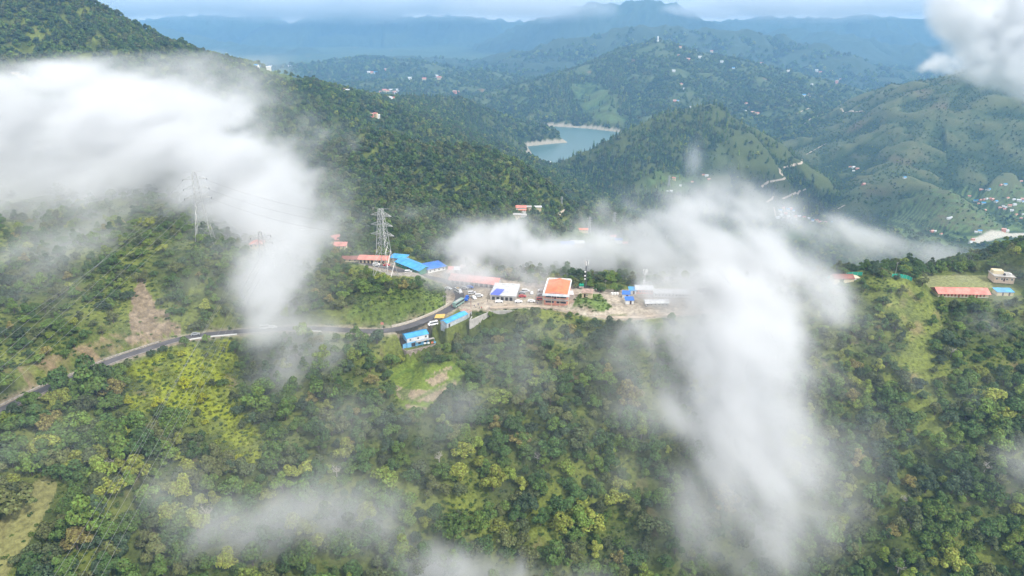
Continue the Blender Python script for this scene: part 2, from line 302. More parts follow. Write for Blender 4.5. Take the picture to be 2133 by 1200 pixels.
# ---------------------------------------------------------------- mesh builder
class MB:
    def __init__(s): s.v = []; s.f = []
    def add(s, vs, fs): n = len(s.v); s.v += [tuple(map(float, q)) for q in vs]; s.f += [tuple(n + i for i in f) for f in fs]; return s
    def box(s, x0, y0, z0, x1, y1, z1):
        return s.add([(x0, y0, z0), (x1, y0, z0), (x1, y1, z0), (x0, y1, z0), (x0, y0, z1), (x1, y0, z1), (x1, y1, z1), (x0, y1, z1)], [(0, 3, 2, 1), (4, 5, 6, 7), (0, 1, 5, 4), (1, 2, 6, 5), (2, 3, 7, 6), (3, 0, 4, 7)])
    def slab(s, pts, t):                          # thick sheet through pts (ccw from above), thickness t downwards
        n = len(pts); return s.add([tuple(p) for p in pts] + [(p[0], p[1], p[2] - t) for p in pts], [tuple(range(n)), tuple(range(2 * n - 1, n - 1, -1))] + [(i, n + i, n + (i + 1) % n, (i + 1) % n) for i in range(n)])
    def tube(s, p, q, r1, r2=None, n=5, cap=True):
        p = np.array(p, float); q = np.array(q, float); r2 = r1 if r2 is None else r2; d = q - p; L = np.linalg.norm(d)
        if L < 1e-6: return s
        d /= L; a = np.cross(d, (0, 0, 1) if abs(d[2]) < .9 else (1, 0, 0)); a /= np.linalg.norm(a); b = np.cross(d, a)
        vs = [p + r1 * (math.cos(t) * a + math.sin(t) * b) for t in np.arange(n) * 2 * math.pi / n] + [q + r2 * (math.cos(t) * a + math.sin(t) * b) for t in np.arange(n) * 2 * math.pi / n]
        return s.add(vs, [(i, (i + 1) % n, n + (i + 1) % n, n + i) for i in range(n)] + ([tuple(range(n - 1, -1, -1)), tuple(range(n, 2 * n))] if cap else []))
    def prism(s, prof, x0, x1, ax='x'):           # profile (a, z) extruded along an axis
        n = len(prof); f = (lambda a, z, t: (t, a, z)) if ax == 'x' else (lambda a, z, t: (a, t, z))
        return s.add([f(a, z, x0) for a, z in prof] + [f(a, z, x1) for a, z in prof], [tuple(range(n)), tuple(range(2 * n - 1, n - 1, -1))] + [(i, n + i, n + (i + 1) % n, (i + 1) % n) for i in range(n)])
    def mesh(s, name, m=None, smooth=False, fix=True):
        me = bpy.data.meshes.new(name); me.from_pydata(s.v, [], s.f)
        if m: me.materials.append(m)
        if fix:
            import bmesh
            b = bmesh.new(); b.from_mesh(me); bmesh.ops.recalc_face_normals(b, faces=b.faces); b.to_mesh(me); b.free()
        if smooth: me.polygons.foreach_set('use_smooth', [True] * len(me.polygons))
        return me
    def build(s, name, m=None, parent=None, smooth=False):
        o = bpy.data.objects.new(name, s.mesh(name, m, smooth)); COL.objects.link(o)
        if parent: o.parent = parent
        return o
def tag(o, label, cat, group=None, kind=None):
    if kind: o['kind'] = kind
    else: o['label'] = label; o['category'] = cat
    if group: o['group'] = group
    return o
def empty(name, loc, rz=0):
    o = bpy.data.objects.new(name, None); COL.objects.link(o); o.location = tuple(map(float, loc)); o.rotation_euler = (0, 0, rz); o.empty_display_size = .5; return o
def copy_tree(o, parent=None):
    c = o.copy(); COL.objects.link(c)
    if parent: c.parent = parent
    for ch in list(o.children): copy_tree(ch, c)
    return c
def grid_mesh(name, V, nr, nc, m, colr=None):
    me = bpy.data.meshes.new(name); n = nr * nc; me.vertices.add(n); me.vertices.foreach_set('co', np.ascontiguousarray(V, np.float32).ravel())
    i = np.arange((nr - 1) * (nc - 1)); r = i // (nc - 1); b = r * nc + i % (nc - 1); F = np.stack([b, b + 1, b + nc + 1, b + nc], -1).astype(np.int32)
    me.loops.add(F.size); me.loops.foreach_set('vertex_index', F.ravel()); me.polygons.add(len(F)); me.polygons.foreach_set('loop_start', (np.arange(len(F)) * 4).astype(np.int32)); me.update(calc_edges=True)
    me.polygons.foreach_set('use_smooth', np.ones(len(F), bool)); me.materials.append(m)
    if colr is not None:
        c = np.ones((n, 4), np.float32); c[:, :3] = colr.reshape(-1, 3); me.attributes.new('col', 'FLOAT_COLOR', 'POINT').data.foreach_set('color', c.ravel())
    o = bpy.data.objects.new(name, me); COL.objects.link(o); return o
# ---------------------------------------------------------------- land cover (real colours of the ground)
SCAR = [(280, 570), (300, 590), (330, 630), (352, 668), (378, 690), (340, 704), (262, 704), (272, 650), (276, 600)]
SCARB = [(40, 770), (130, 735), (230, 690), (300, 690), (345, 706), (250, 738), (150, 775), (60, 812)]
TERR = [(812, 770), (850, 752), (905, 755), (960, 752), (975, 775), (950, 800), (925, 835), (880, 858), (838, 850), (815, 815)]
RIDGEG = [(1848, 582), (1905, 584), (1965, 640), (1945, 700), (1935, 760), (1950, 830), (1990, 900), (1960, 960), (1905, 900), (1890, 800), (1895, 720), (1865, 640)]
YELLOW = [(250, 770), (340, 735), (480, 705), (500, 760), (490, 850), (560, 920), (560, 985), (480, 960), (420, 890), (350, 870), (270, 850)]
STRIP = [(-60, 1150), (50, 1025), (100, 985), (125, 1010), (60, 1130), (10, 1210), (-60, 1230)]
MEADOW = [(1180, 478), (1260, 490), (1310, 500), (1270, 545), (1200, 560), (1130, 530), (1150, 500)]
HEDGE = [(810, 600), (930, 600), (935, 640), (880, 662), (800, 680), (720, 660), (760, 600)]
FLD1 = [(1320, 378), (1370, 355), (1420, 365), (1480, 375), (1490, 392), (1430, 400), (1330, 400)]
FLD2 = [(1190, 175), (1240, 170), (1280, 200), (1290, 240), (1330, 260), (1240, 255), (1200, 215)]
FLD3 = [(530, 138), (610, 150), (640, 165), (600, 168), (540, 152)]
LV = [(-60, 175), (60, 165), (250, 215), (400, 300), (380, 400), (200, 420), (-60, 420)]
mix3 = lambda a, b, t: a + (np.array(b) - a) * t[..., None]
def cover_colour(x, y, z, u, v, cov):
    n1_, n2_, n3_ = fbm(x / 38, y / 38, 4, 41), fbm(x / 11, y / 11, 3, 42), fbm(x / 260, y / 260, 4, 43)
    c = np.zeros(x.shape + (3,)) + np.array((.060, .078, .020))
    near = y < 1250
    c = mix3(c, (.13, .155, .03), sstep(-.25, .35, n1_) * near)
    c = mix3(c, (.13, .15, .03), sstep(.15, .5, n2_) * near * .6)
    c = mix3(c, (.15, .11, .06), sstep(.3, .55, fbm(x / 16, y / 16, 4, 44)) * near * .6)
    g3 = (cov == 3); g4 = (cov == 4); g2 = cov == 2; g5 = cov == 5
    c = mix3(c, (.075, .098, .038), g3 * 1.)
    c = mix3(c, (.13, .10, .055), g3 * sstep(.05, .5, fbm(x / 90, y / 200, 4, 45)) * .8)
    c = mix3(c, (.06, .09, .03), g4 * 1.)
    c = mix3(c, (.085, .11, .042), g4 * sstep(.1, .4, fbm(x / 120, y / 120, 4, 46)) * .8)
    c = mix3(c, (.25, .12, .07), g4 * sstep(.42, .55, fbm(x / 110, y / 110, 4, 47)) * .8)
    c = mix3(c, (.045, .065, .03), g5 * 1.)
    c = mix3(c, (.075, .095, .022), g2 * sstep(.1, .5, n3_))
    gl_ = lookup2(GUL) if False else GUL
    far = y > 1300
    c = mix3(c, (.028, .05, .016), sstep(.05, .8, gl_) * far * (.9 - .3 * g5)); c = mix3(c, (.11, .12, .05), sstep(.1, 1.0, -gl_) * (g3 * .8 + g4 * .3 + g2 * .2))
    st_ = fbm(x / 26, y / 80, 4, 63); c = mix3(c, (.045, .07, .024), (g3 | g4) * sstep(.05, .4, st_) * .75)
    u, v = u + 26 * n2_ * (y > 900), v + 14 * n1_ * (y > 900)
    t = inpoly(u, v, FLD1) & (y > 1500) | inpoly(u, v, FLD2) & (y > 2000) | inpoly(u, v, FLD3) | inpoly(u, v, MEADOW) & (y < 1300)
    c = mix3(c, (.10, .165, .045), t * (.45 + .35 * np.sin(z * 1.6)) * sstep(-.5, .2, n1_))
    q = inpoly(u, v, [(1900, 400), (2300, 380), (2300, 520), (1900, 520), (1850, 450)]) & (y > 1200)
    st = np.sin(z * .9 + 3 * fbm(x / 60, y / 60, 2, 5))
    c = mix3(c, (.11, .16, .05), q * sstep(-.2, .8, st + 1.2 * fbm(x / 70, y / 70, 3, 6)))
    q = inpoly(u, v, LV); c = mix3(c, (.13, .2, .05), q * sstep(-.3, .3, np.sin(z * 1.1)) * .8)
    nz = y < 480
    rk = mix3(np.zeros(x.shape + (3,)) + np.array((.21, .17, .13)), (.31, .26, .21), sstep(-.25, .35, fbm(x / 5, y / 3, 4, 48) + .4 * fbm(x / 1.6, y / 1.2, 2, 52)))
    e1 = n2_ * .9
    sc = inpoly(u + 20 * n2_, v + 20 * perlin(x / 6, y / 6, 61), SCAR) & nz; c = mix3(c, rk * np.array((.80, .72, .64)), sc * sstep(-.75, -.25, n2_ + .35 * n1_) * .9)
    sc2 = inpoly(u + 18 * n2_, v + 14 * n2_, SCARB) & nz; c = mix3(c, (.20, .15, .085), sc2 * sstep(-.2, .35, fbm(x / 9, y / 6, 4, 49)))
    tr = inpoly(u + 5 * n2_, v + 5 * n2_, TERR) & nz; zz = z + .8 * fbm(x / 14, y / 14, 2, 50); ph = (zz / 3.1) % 1
    c = mix3(c, (.12, .165, .025), tr * 1.); 
    for S_ in ([(822, 802), (850, 811), (890, 814), (925, 801), (952, 788), (948, 812), (902, 836), (855, 837), (828, 828)], [(884, 792), (932, 776), (936, 790), (900, 804)], [(893, 779), (940, 764), (946, 770), (905, 786)], [(843, 841), (887, 849), (890, 855), (845, 849)]): c = mix3(c, (.27, .21, .15), (inpoly(u + 4 * n2_, v + 2 * n2_, S_) & nz) * .9)
    c = mix3(c, (.07, .12, .02), tr * (np.abs(ph - .5) < .09) * .7)
    rg = inpoly(u + 40 * n2_ + 30 * n1_, v, RIDGEG) & nz; c = mix3(c, (.15, .18, .035), rg * sstep(-.5, .5, n2_ + .2) * .85); c = mix3(c, (.20, .17, .07), rg * sstep(.15, .5, fbm(x / 14, y / 14, 3, 53)))
    c = mix3(c, (.19, .22, .015), (inpoly(u, v, YELLOW) & nz) * sstep(-.3, .2, n2_) * .8)
    c = mix3(c, (.22, .21, .08), (inpoly(u + 8 * n2_, v, STRIP) & nz) * .8)
    c = mix3(c, (.11, .17, .03), (inpoly(u, v, HEDGE) & nz) * sstep(-.5, .2, n1_) * .6)
    # bare earth beside roads, the lot, river gravel, the shore of the lake
    soil = mix3(np.zeros(x.shape + (3,)) + np.array((.30, .24, .18)), (.42, .37, .31), sstep(-.3, .4, n2_))
    pz = inpoly(u + 4 * n2_, v + 2.5 * n2_, PLAZA) & (y > 325) & (y < 400); c = mix3(c, np.array((.40, .34, .28)), pz * (.85 + .15 * n2_)); c = mix3(c, np.array((.25, .215, .18)), pz * sstep(.05, .45, fbm(x / 5.5, y / 5.5, 4, 77)) * .8)
    lot = inpoly(u, v, [(748, 549), (810, 574), (880, 577), (945, 588), (940, 562), (885, 552), (812, 545)]) & (y < 440); c = mix3(c, (.30, .27, .24), lot * .9)
    grs = inpoly(u, v, [(1120, 640), (1250, 652), (1275, 640), (1250, 612), (1205, 612), (1190, 640)]) & nz; c = mix3(c, (.09, .15, .025), grs * .9)
    sg = inpoly(u, v, [(1920, 574), (2055, 574), (2070, 600), (1935, 600)]) & (y < 440); c = mix3(c, (.22, .23, .10), sg * .9)
    dd_ = sstep(6.2, 4.2, rd1 + 1.2 * n2_ * 2) * (y < 480); c = mix3(c, soil * .8, dd_ * .8) if False else c + (soil * .75 - c) * (dd_ * .85)[..., None]
    dd_ = sstep(4.6, 2.6, rd2 + 2.0 * n2_); c = c + (soil * .9 - c) * (dd_ * .9)[..., None]
    so = SHORE * sstep(-.5, -.1, n2_ + .3); c = mix3(c, (.36, .32, .25), so * .9)
    rv, _ = segdist(x, y, RIVP); c = mix3(c, (.48, .45, .38), sstep(16, 9, rv + 6 * n1_) * (y > 1200) * .95)
    return c
RIVP = [hit(2180, 486), hit(2133, 489), hit(2085, 488), hit(2050, 497), hit(2035, 503)]
RIVP = [p for p in RIVP if p is not None and p[1] > 1000]
if len(RIVP) < 2: RIVP = [P(2180, 486, 1600), P(2040, 500, 1550)]
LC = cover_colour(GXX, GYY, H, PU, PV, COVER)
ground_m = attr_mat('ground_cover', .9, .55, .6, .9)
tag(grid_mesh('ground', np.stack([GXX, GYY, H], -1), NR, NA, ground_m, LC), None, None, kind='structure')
# lake
lb = MB(); lb.add([(p[0], p[1], ZL) for p in LAKE], [tuple(range(len(LAKE)))])
cx_, cy_ = np.mean([p[0] for p in LAKE]), np.mean([p[1] for p in LAKE])
import bmesh
lk = bmesh.new(); vv = [lk.verts.new((p[0], p[1], ZL)) for p in [np.array((q[0], q[1])) for q in LAKE]]; lk.faces.new(vv); bmesh.ops.triangulate(lk, faces=lk.faces)
lme = bpy.data.meshes.new('lake'); lk.to_mesh(lme); lk.free()
lm = bpy.data.materials.new('lake_water'); lm.use_nodes = True; b_ = lm.node_tree.nodes['Principled BSDF']; b_.inputs['Base Color'].default_value = (.05, .125, .125, 1); b_.inputs['Roughness'].default_value = .3; b_.inputs['Specular IOR Level'].default_value = .25
nz_ = lm.node_tree.nodes.new('ShaderNodeTexNoise'); nz_.inputs['Scale'].default_value = .03; bp_ = lm.node_tree.nodes.new('ShaderNodeBump'); bp_.inputs['Strength'].default_value = .15; lm.node_tree.links.new(nz_.outputs[0], bp_.inputs['Height']); lm.node_tree.links.new(bp_.outputs[0], b_.inputs['Normal'])
lme.materials.append(lm); lo_ = bpy.data.objects.new('lake', lme); COL.objects.link(lo_); lo_['kind'] = 'structure'
if lme.polygons[0].normal.z < 0: lme.flip_normals()
# ---------------------------------------------------------------- roads
def ribbon(name, line, w, m, dz=.06, kind='structure', off=0):
    L_ = [np.array(p) for p in line]; vs = []; n = len(L_)
    for i, p in enumerate(L_):
        t = L_[min(i + 1, n - 1)] - L_[max(i - 1, 0)]; t = t[:2] / np.linalg.norm(t[:2]); nn = np.array((-t[1], t[0], 0))
        for k in (-1, -.33, .33, 1): q = p + nn * (w / 2 * k + off); vs.append((q[0], q[1], p[2] + dz))
    mb = MB(); mb.add(vs, [(i * 4 + k, i * 4 + k + 1, i * 4 + k + 5, i * 4 + k + 4) for i in range(n - 1) for k in range(3)])
    o = mb.build(name, m)
    if kind: o['kind'] = kind
    return o
asphalt = mat('asphalt', (.10, .095, .10), .9, noise=.35, nscale=.25)
ribbon('road', ROAD, 5.2, asphalt, .12); ribbon('road', ROAD2, 4.6, asphalt, .13)
dirt_m = mat('packed_earth', (.42, .34, .26), .95, noise=.35, nscale=.3)
ribbon('dirt_road', DIRT, 3.0, dirt_m, .08)
ribbon('road_edge', ROAD[:96], .5, mat('road_concrete', (.34, .31, .29), .9, noise=.3, nscale=.6), .14, off=-2.6)
far_dirt = mat('far_dirt_track', (.48, .40, .31), .95, noise=.2, nscale=.05)
def far_road(px, w=7, name='dirt_road'):
    pts = []
    for (u0, v0), (u1, v1) in zip(px[:-1], px[1:]):
        for k in range(5): h = hit(u0 + (u1 - u0) * k / 5, v0 + (v1 - v0) * k / 5); pts.append(h)
    pts.append(hit(*px[-1])); pts = [p for p in pts if p is not None]
    clean = [pts[0]]
    for p in pts[1:]:
        if abs(p[1] - clean[-1][1]) < 260: clean.append(p)
    if len(clean) < 3: return
    L_ = smooth(clean, 4); out = []
    for q in L_: out.append((q[0], q[1], hz(q[0], q[1]) + 0))
    n = len(out); vs = []
    for i, p in enumerate(out):
        t = np.array(out[min(i + 1, n - 1)]) - np.array(out[max(i - 1, 0)]); t = t[:2] / (np.linalg.norm(t[:2]) + 1e-9)
        for k in (-.5, .5): X_, Y_ = p[0] - t[1] * w * k, p[1] + t[0] * w * k; vs.append((X_, Y_, hz(X_, Y_) + 1.2))
    mb = MB(); mb.add(vs, [(i * 2, i * 2 + 1, i * 2 + 3, i * 2 + 2) for i in range(n - 1)]); o = mb.build(name, far_dirt); o['kind'] = 'structure'
FR = [[(1586, 390), (1600, 380), (1632, 374), (1637, 370), (1625, 362), (1624, 352), (1648, 346), (1669, 341), (1672, 334)],
      [(1597, 422), (1608, 415), (1611, 410)], [(1630, 415), (1655, 404), (1678, 394)], [(1673, 260), (1690, 247), (1708, 240)],
      [(1660, 237), (1680, 228), (1700, 220)], [(1645, 223), (1680, 205), (1690, 200)], [(1612, 432), (1616, 452), (1660, 458), (1730, 468)],
      [(1745, 232), (1800, 233)], [(1155, 455), (1175, 442), (1188, 434)], [(1010, 497), (1040, 477)], [(768, 431), (785, 446)], [(1745, 436), (1760, 428)],
      [(1680, 322), (1720, 300)], [(540, 130), (600, 152), (650, 168)]]
for r_ in FR: far_road(r_, 5 if r_[0][1] < 425 else 4)
# ---------------------------------------------------------------- buildings
FOOT = []
M_BLUE = mat('blue_sheet', (.06, .33, .64), .45, noise=.32, nscale=.3, stripes=None); M_BLUED = mat('deep_blue_sheet', (.04, .17, .55), .5, noise=.2, nscale=.6)
M_RED = mat('red_sheet', (.64, .24, .19), .55, noise=.35, nscale=.3); M_ORANGE = mat('orange_sheet', (.74, .19, .08), .55, noise=.3, nscale=.3)
M_BROWN = mat('brown_sheet', (.24, .10, .075), .7, noise=.3, nscale=.5); M_GREY = mat('grey_sheet', (.42, .45, .47), .5, noise=.3, nscale=.5); M_RUST = mat('rusty_sheet', (.38, .27, .22), .8, noise=.4, nscale=.6)
M_WHITE = mat('white_paint', (.75, .75, .73), .7, noise=.12, nscale=.7); M_CONC = mat('concrete', (.42, .40, .37), .9, noise=.3, nscale=.5); M_PINK = mat('salmon_paint', (.70, .30, .22), .75, noise=.15, nscale=.6)
M_CREAM = mat('cream_paint', (.66, .56, .36), .8, noise=.15, nscale=.6); M_STONE = mat('rubble_stone', (.30, .25, .21), .95, noise=.5, nscale=1.3, bump=.8); M_GLASS = mat('dark_glass', (.03, .035, .045), .15, spec=.6)
M_DARK = mat('dark_opening', (.03, .028, .03), .8); M_WOOD = mat('red_brown_wood', (.28, .075, .05), .7); M_CYAN = mat('light_blue_paint', (.16, .42, .66), .6, noise=.2, nscale=.8); M_STEEL = mat('galvanised_steel', (.46, .46, .45), .45, .4)
M_YEL = mat('yellow_tarp', (.60, .38, .10), .8, noise=.2, nscale=1); M_GRN = mat('green_plastic', (.01, .33, .20), .4); M_NET = mat('green_net', (.02, .30, .20), .8); M_BLACK = mat('black_rubber', (.02, .02, .02), .8)
M_WSHEET = mat('white_sheet', (.62, .63, .64), .5, noise=.25, nscale=.5)
def spot(px, z, depth):
    A = PZ(px[0], px[1], z); B = PZ(px[2], px[3], z); L = float(np.hypot(*(B - A)[:2])); an = math.atan2(B[1] - A[1], B[0] - A[0])
    c = A + np.array((math.cos(an) * L / 2 - math.sin(an) * depth / 2, math.sin(an) * L / 2 + math.cos(an) * depth / 2, 0)); FOOT.append((c[0], c[1], math.hypot(L, depth) / 2 * .9)) if L < 1.8 * depth else [FOOT.append((A[0] + (B[0] - A[0]) * t - math.sin(an) * depth / 2, A[1] + (B[1] - A[1]) * t + math.cos(an) * depth / 2, depth * .75)) for t in np.linspace(.05, .95, int(L / depth * 1.5) + 2)]
    return A, L, an
def window(parent, x, z, w, h, y=0, side='f', fm=None, gm=None, name='window'):
    f = MB(); g = MB()
    if side == 'f': f.box(x, y - .06, z, x + w, y + .02, z + h); g.box(x + .1, y - .075, z + .1, x + w - .1, y - .055, z + h - .1)
    else: f.box(y - .06, x, z, y + .02, x + w, z + h); g.box(y - .075, x + .1, z + .1, y - .055, x + w - .1, z + h - .1)
    o = f.build(name, fm or M_WHITE, parent); g.build('pane' if name == 'window' else 'panel', gm or M_GLASS, o); return o
def roof_mb(kind, L, D, h, rise, ov=.5, t=.12):
    m = MB(); x0, x1, y0, y1 = -ov, L + ov, -ov, D + ov
    if kind == 'gable': k = rise * ov / (D / 2); m.slab([(x0, y0, h - k), (x1, y0, h - k), (x1, D / 2, h + rise), (x0, D / 2, h + rise)], t); m.slab([(x0, D / 2, h + rise), (x1, D / 2, h + rise), (x1, y1, h - k), (x0, y1, h - k)], t); m.box(x0, D / 2 - .15, h + rise - .03, x1, D / 2 + .15, h + rise + .06)
    elif kind == 'gabley': k = rise * ov / (L / 2); m.slab([(x0, y0, h - k), (L / 2, y0, h + rise), (L / 2, y1, h + rise), (x0, y1, h - k)], t); m.slab([(L / 2, y0, h + rise), (x1, y0, h - k), (x1, y1, h - k), (L / 2, y1, h + rise)], t)
    elif kind == 'mono': k = rise * ov / D; m.slab([(x0, y0, h - k + .05), (x1, y0, h - k + .05), (x1, y1, h + rise + k + .05), (x0, y1, h + rise + k + .05)], t)
    elif kind == 'flat': m.box(x0, y0, h, x1, y1, h + .22)
    elif kind == 'hip':
        d = min(D, L) / 2; a, b = (d, L - d) if L > D else (L / 2 - .1, L / 2 + .1); yc = D / 2; z = h + rise
        m.add([(x0, y0, h - .1), (x1, y0, h - .1), (x1, y1, h - .1), (x0, y1, h - .1), (a, yc, z), (b, yc, z)], [(0, 1, 5, 4), (1, 2, 5), (2, 3, 4, 5), (3, 0, 4), (3, 2, 1, 0)])
    return m
def walls_mb(kind, L, D, h, rise, z0=-1.2):
    m = MB()
    if kind == 'gable': m.prism([(0, z0), (D, z0), (D, h - .12), (D / 2, h + rise - .14), (0, h - .12)], 0, L)
    elif kind == 'gabley': m.prism([(0, z0), (L, z0), (L, h - .12), (L / 2, h + rise - .14), (0, h - .12)], 0, D, 'y')
    elif kind == 'mono': m.prism([(0, z0), (D, z0), (D, h + rise - .1), (0, h - .1)], 0, L)
    else: m.box(0, 0, z0, L, D, h - (.12 if kind == 'hip' else 0))
    return m
def building(name, label, px, z, depth, h, rise, kind, wm, rm, cat='building', group=None, ov=.5, wins=None, doors=None, floors=1, wmat=None, z0=-1.2):
    A, L, an = spot(px, z, depth); e = empty(name, A, an); tag(e, label, cat, group)
    walls_mb(kind, L, depth, h, rise, z0).build('wall', wm, e); roof_mb(kind, L, depth, h, rise, ov).build('roof', rm, e)
    if wins:
        n, w, hh, zs_ = wins
        for zz in (zs_ if isinstance(zs_, (list, tuple)) else [zs_]):
            for i in range(n): window(e, L * (i + .5) / n - w / 2, zz, w, hh, 0, 'f', wmat)
    if doors:
        for fx in doors: window(e, L * fx, 0, 1.0, 2.05, 0, 'f', M_WOOD, M_DARK, 'door')
    return e, L
# -- orange roofed hall
e, L = building('hall', 'two storey salmon pink hall with an orange roof and white parapet', (1133.5, 633, 1182, 636), -150, 22, 6.3, 1.3, 'gabley', M_PINK, M_ORANGE, ov=-.45, z0=-2)
for x0, x1 in ((.6, L * .42), (L * .52, L - .7)):
    for zz in (.8, 4.0): f = window(e, x0, zz, x1 - x0, 1.35, 0)
window(e, L * .43, 3.3, .9, 2.1, 0, 'f', M_WOOD, M_DARK, 'door')
MB().box(-.7, -1.5, 2.95, L + .5, -.003, 3.15).box(-.7, -1.5, 3.15, -.6, -1.4, 3.9).build('balcony', M_CONC, e)
mb = MB().box(-.75, -1.5, 3.75, L + .5, -1.42, 3.95)
for i in range(8): mb.tube((-.7 + i * (L + 1.2) / 7, -1.45, 3.15), (-.7 + i * (L + 1.2) / 7, -1.45, 3.8), .05, n=4)
mb.build('railing', M_STEEL, e)
p_ = MB().box(-.75, -.6, 5.95, -.05, 22.6, 6.9).box(L + .05, -.6, 5.95, L + .5, 22.6, 6.6).box(-.04, 21.9, 6.1, L + .04, 22.6, 7.2); p_.build('parapet', M_WHITE, e)
MB().slab([(-1.0, -1.9, 5.7), (L + 1.1, -1.9, 5.7), (L + 1.1, -.62, 6.6), (-1.0, -.62, 6.6)], .1).build('awning', M_GREY, e)
for k in range(4): MB().box(-.6 + k * (L + 1) / 3, -1.4, -1, -.35 + k * (L + 1) / 3, -1.2, 5.75).build('column', M_CREAM, e)
e2, _ = building('lean_to', 'low white sheeted lean-to against the right side of the orange roofed hall', (1184, 624, 1194, 624), -150, 5, 3.0, .3, 'mono', M_CONC, M_WSHEET, ov=.3)
# -- long red roof on the plaza
e, L = building('market_hall', 'long low shop row with a faded red roof behind the bus park', (937, 591, 1034, 601.5), -150, 10, 3.0, 1.9, 'gable', M_CONC, M_RED, ov=.9)
for i in range(9): window(e, .8 + i * (L - 2) / 9, .1, 1.9, 2.3, 0, 'f', M_WOOD, M_DARK, 'door')
for i in range(6): MB().tube((1 + i * (L - 2) / 5, -.75, -.5), (1 + i * (L - 2) / 5, -.75, 2.7), .08).build('post', M_STEEL, e)
# -- blue roofs
e, L = building('long_shed', 'long shed with a bright blue roof and green wall beside the pylon', (825, 553, 874, 573), -149, 9, 2.9, 1.5, 'gable', mat('green_wall', (.07, .25, .16), .8, noise=.2), M_BLUE, ov=.7, wins=(6, 1.2, 1.1, 1.0), doors=(.5,))
e, L = building('shed', 'small light blue hip roofed shed behind the long blue roof', (811, 545, 841, 548), -149, 8, 3.0, 1.3, 'hip', M_CONC, M_BLUE, ov=.6, wins=(3, 1, 1, 1.2))
e, L = building('shop_row', 'long low shop row with a red roof left of the blue roofs', (747.5, 548, 808, 550), -149, 8, 2.9, 1.2, 'gable', M_CREAM, M_RED, ov=.8)
for i in range(7): window(e, .8 + i * (L - 2) / 7, .1, 1.3, 2.0, 0, 'f', M_WOOD, M_DARK, 'door')
e, L = building('shed', 'house with a deep blue hip roof between the long blue roof and red roof', (892, 570, 928, 563), -149.2, 11, 3.0, 1.7, 'hip', M_WHITE, M_BLUED, ov=.9, wins=(4, 1, 1, 1))
for px, rm, lab in [((930, 577, 943, 577.5), M_RUST, 'rusty'), ((945, 570, 957, 570), M_WSHEET, 'pale grey'), ((934, 570, 944, 570), M_RED, 'faded red'), ((958, 566, 968, 566.5), M_RUST, 'pinkish brown')]:
    building('shack', f'small shack with a {lab} sheet roof left of the red market roof', px, -149.5, 4.5, 2.5, .5, 'mono', M_CONC, rm, ov=.3, doors=(.3,), group='shacks by the market hall')
e, L = building('flat_roofed_shop', 'pale flat roofed building right of the long red market roof', (1021, 624.5, 1074, 627.5), -150, 17, 2.9, 0, 'flat', M_CONC, mat('pale_roof', (.52, .53, .54), .8, noise=.25, nscale=.3), ov=.3)
for i in range(5): window(e, 1 + i * (L - 2) / 5, 0, 1.8, 2.2, 0, 'f', M_GREY, M_DARK, 'door')
MB().box(2, 13, 3.12, 12, 13.3, 3.7).box(-.2, 16.7, 3.12, L + .2, 17, 3.9).box(9, 6, 3.12, 9.3, 13, 3.5).build('parapet', M_WHITE, e)
A, L, an = spot((1022, 615, 1042, 617), -147, 3); t = empty('tarpaulin', PZ(1021, 613, -146.6), an); tag(t, 'blue violet tarpaulin stretched over the left end of the pale flat roof', 'tarpaulin')
MB().slab([(0, 0, 0), (5.3, 0, -.1), (6.2, 8.0, .5), (1.5, 8.0, .6)], .06).build('sheet', mat('violet_blue_tarp', (.10, .14, .55), .7, noise=.2), t)
for q in ((.1, .1), (5.2, .1), (1.7, 7.8), (6, 7.8)): MB().tube((q[0], q[1], -.6), (q[0], q[1], .45), .05).build('pole', M_STEEL, t)
# -- roadside shed and grey annexe
e, L = building('roadside_shed', 'long grey sheet shed with a bright blue roof at the road fork', (931, 684, 974, 664), SHED_Z, 4.6, 3.0, .9, 'gable', M_GREY, M_BLUE, ov=.25, z0=-2.5)
window(e, 1.2, .1, 1.2, 2.0, 0, 'f', M_CONC, M_DARK, 'door')
building('annexe', 'small rusty roofed annexe at the upper end of the roadside shed', (974.5, 663, 983, 658), SHED_Z, 5, 2.9, .4, 'mono', M_GREY, M_RUST, ov=.25, z0=-2.5, doors=(.5,))
A = PZ(905, 672, -152); t = empty('canopy', A, .15); tag(t, 'yellow tarpaulin canopy on posts next to the roadside shed', 'canopy'); MB().slab([(0, 0, 2.6), (5.2, 0, 2.5), (6.0, 4, 2.9), (1.2, 4, 3.0)], .08).build('cover', M_YEL, t)
for q in ((.2, .2), (5, .2), (1.4, 3.8), (5.8, 3.8)): MB().tube((q[0], q[1], -.3), (q[0], q[1], 2.55), .06).build('pole', M_STEEL, t)
# -- blue house below the road
e, L = building('blue_house', 'two storey house with a bright blue roof and pale blue walls below the road', (848.5, 725, 893, 714.5), HOUSE_Z, 6.2, 5.6, 1.0, 'gable', M_CYAN, M_BLUE, ov=.35, z0=-1)
MB().box(-.03, -.04, 2.9, L + .03, -.01, 5.45).build('cladding', M_WSHEET, e)
for i in range(3): window(e, 1.4 + i * 4.3, 3.7, 1.0, 1.0, -.045, 'f', M_GREY, M_DARK)
window(e, 2.2, .1, 2.4, 2.3, 0, 'f', M_CYAN, M_DARK, 'door'); window(e, 6.0, .6, 1.6, 1.3, 0, 'f', M_CYAN); window(e, 9.4, .6, 1.6, 1.3, 0, 'f', M_CYAN)
MB().box(4.6, -1.6, 2.6, L + 2.8, -.05, 2.72).build('balcony', M_CONC, e)
for i in range(4): MB().box(4.7 + i * (L - 2.2) / 3, -1.55, -.3, 4.82 + i * (L - 2.2) / 3, -1.43, 2.6).build('column', M_CYAN, e)
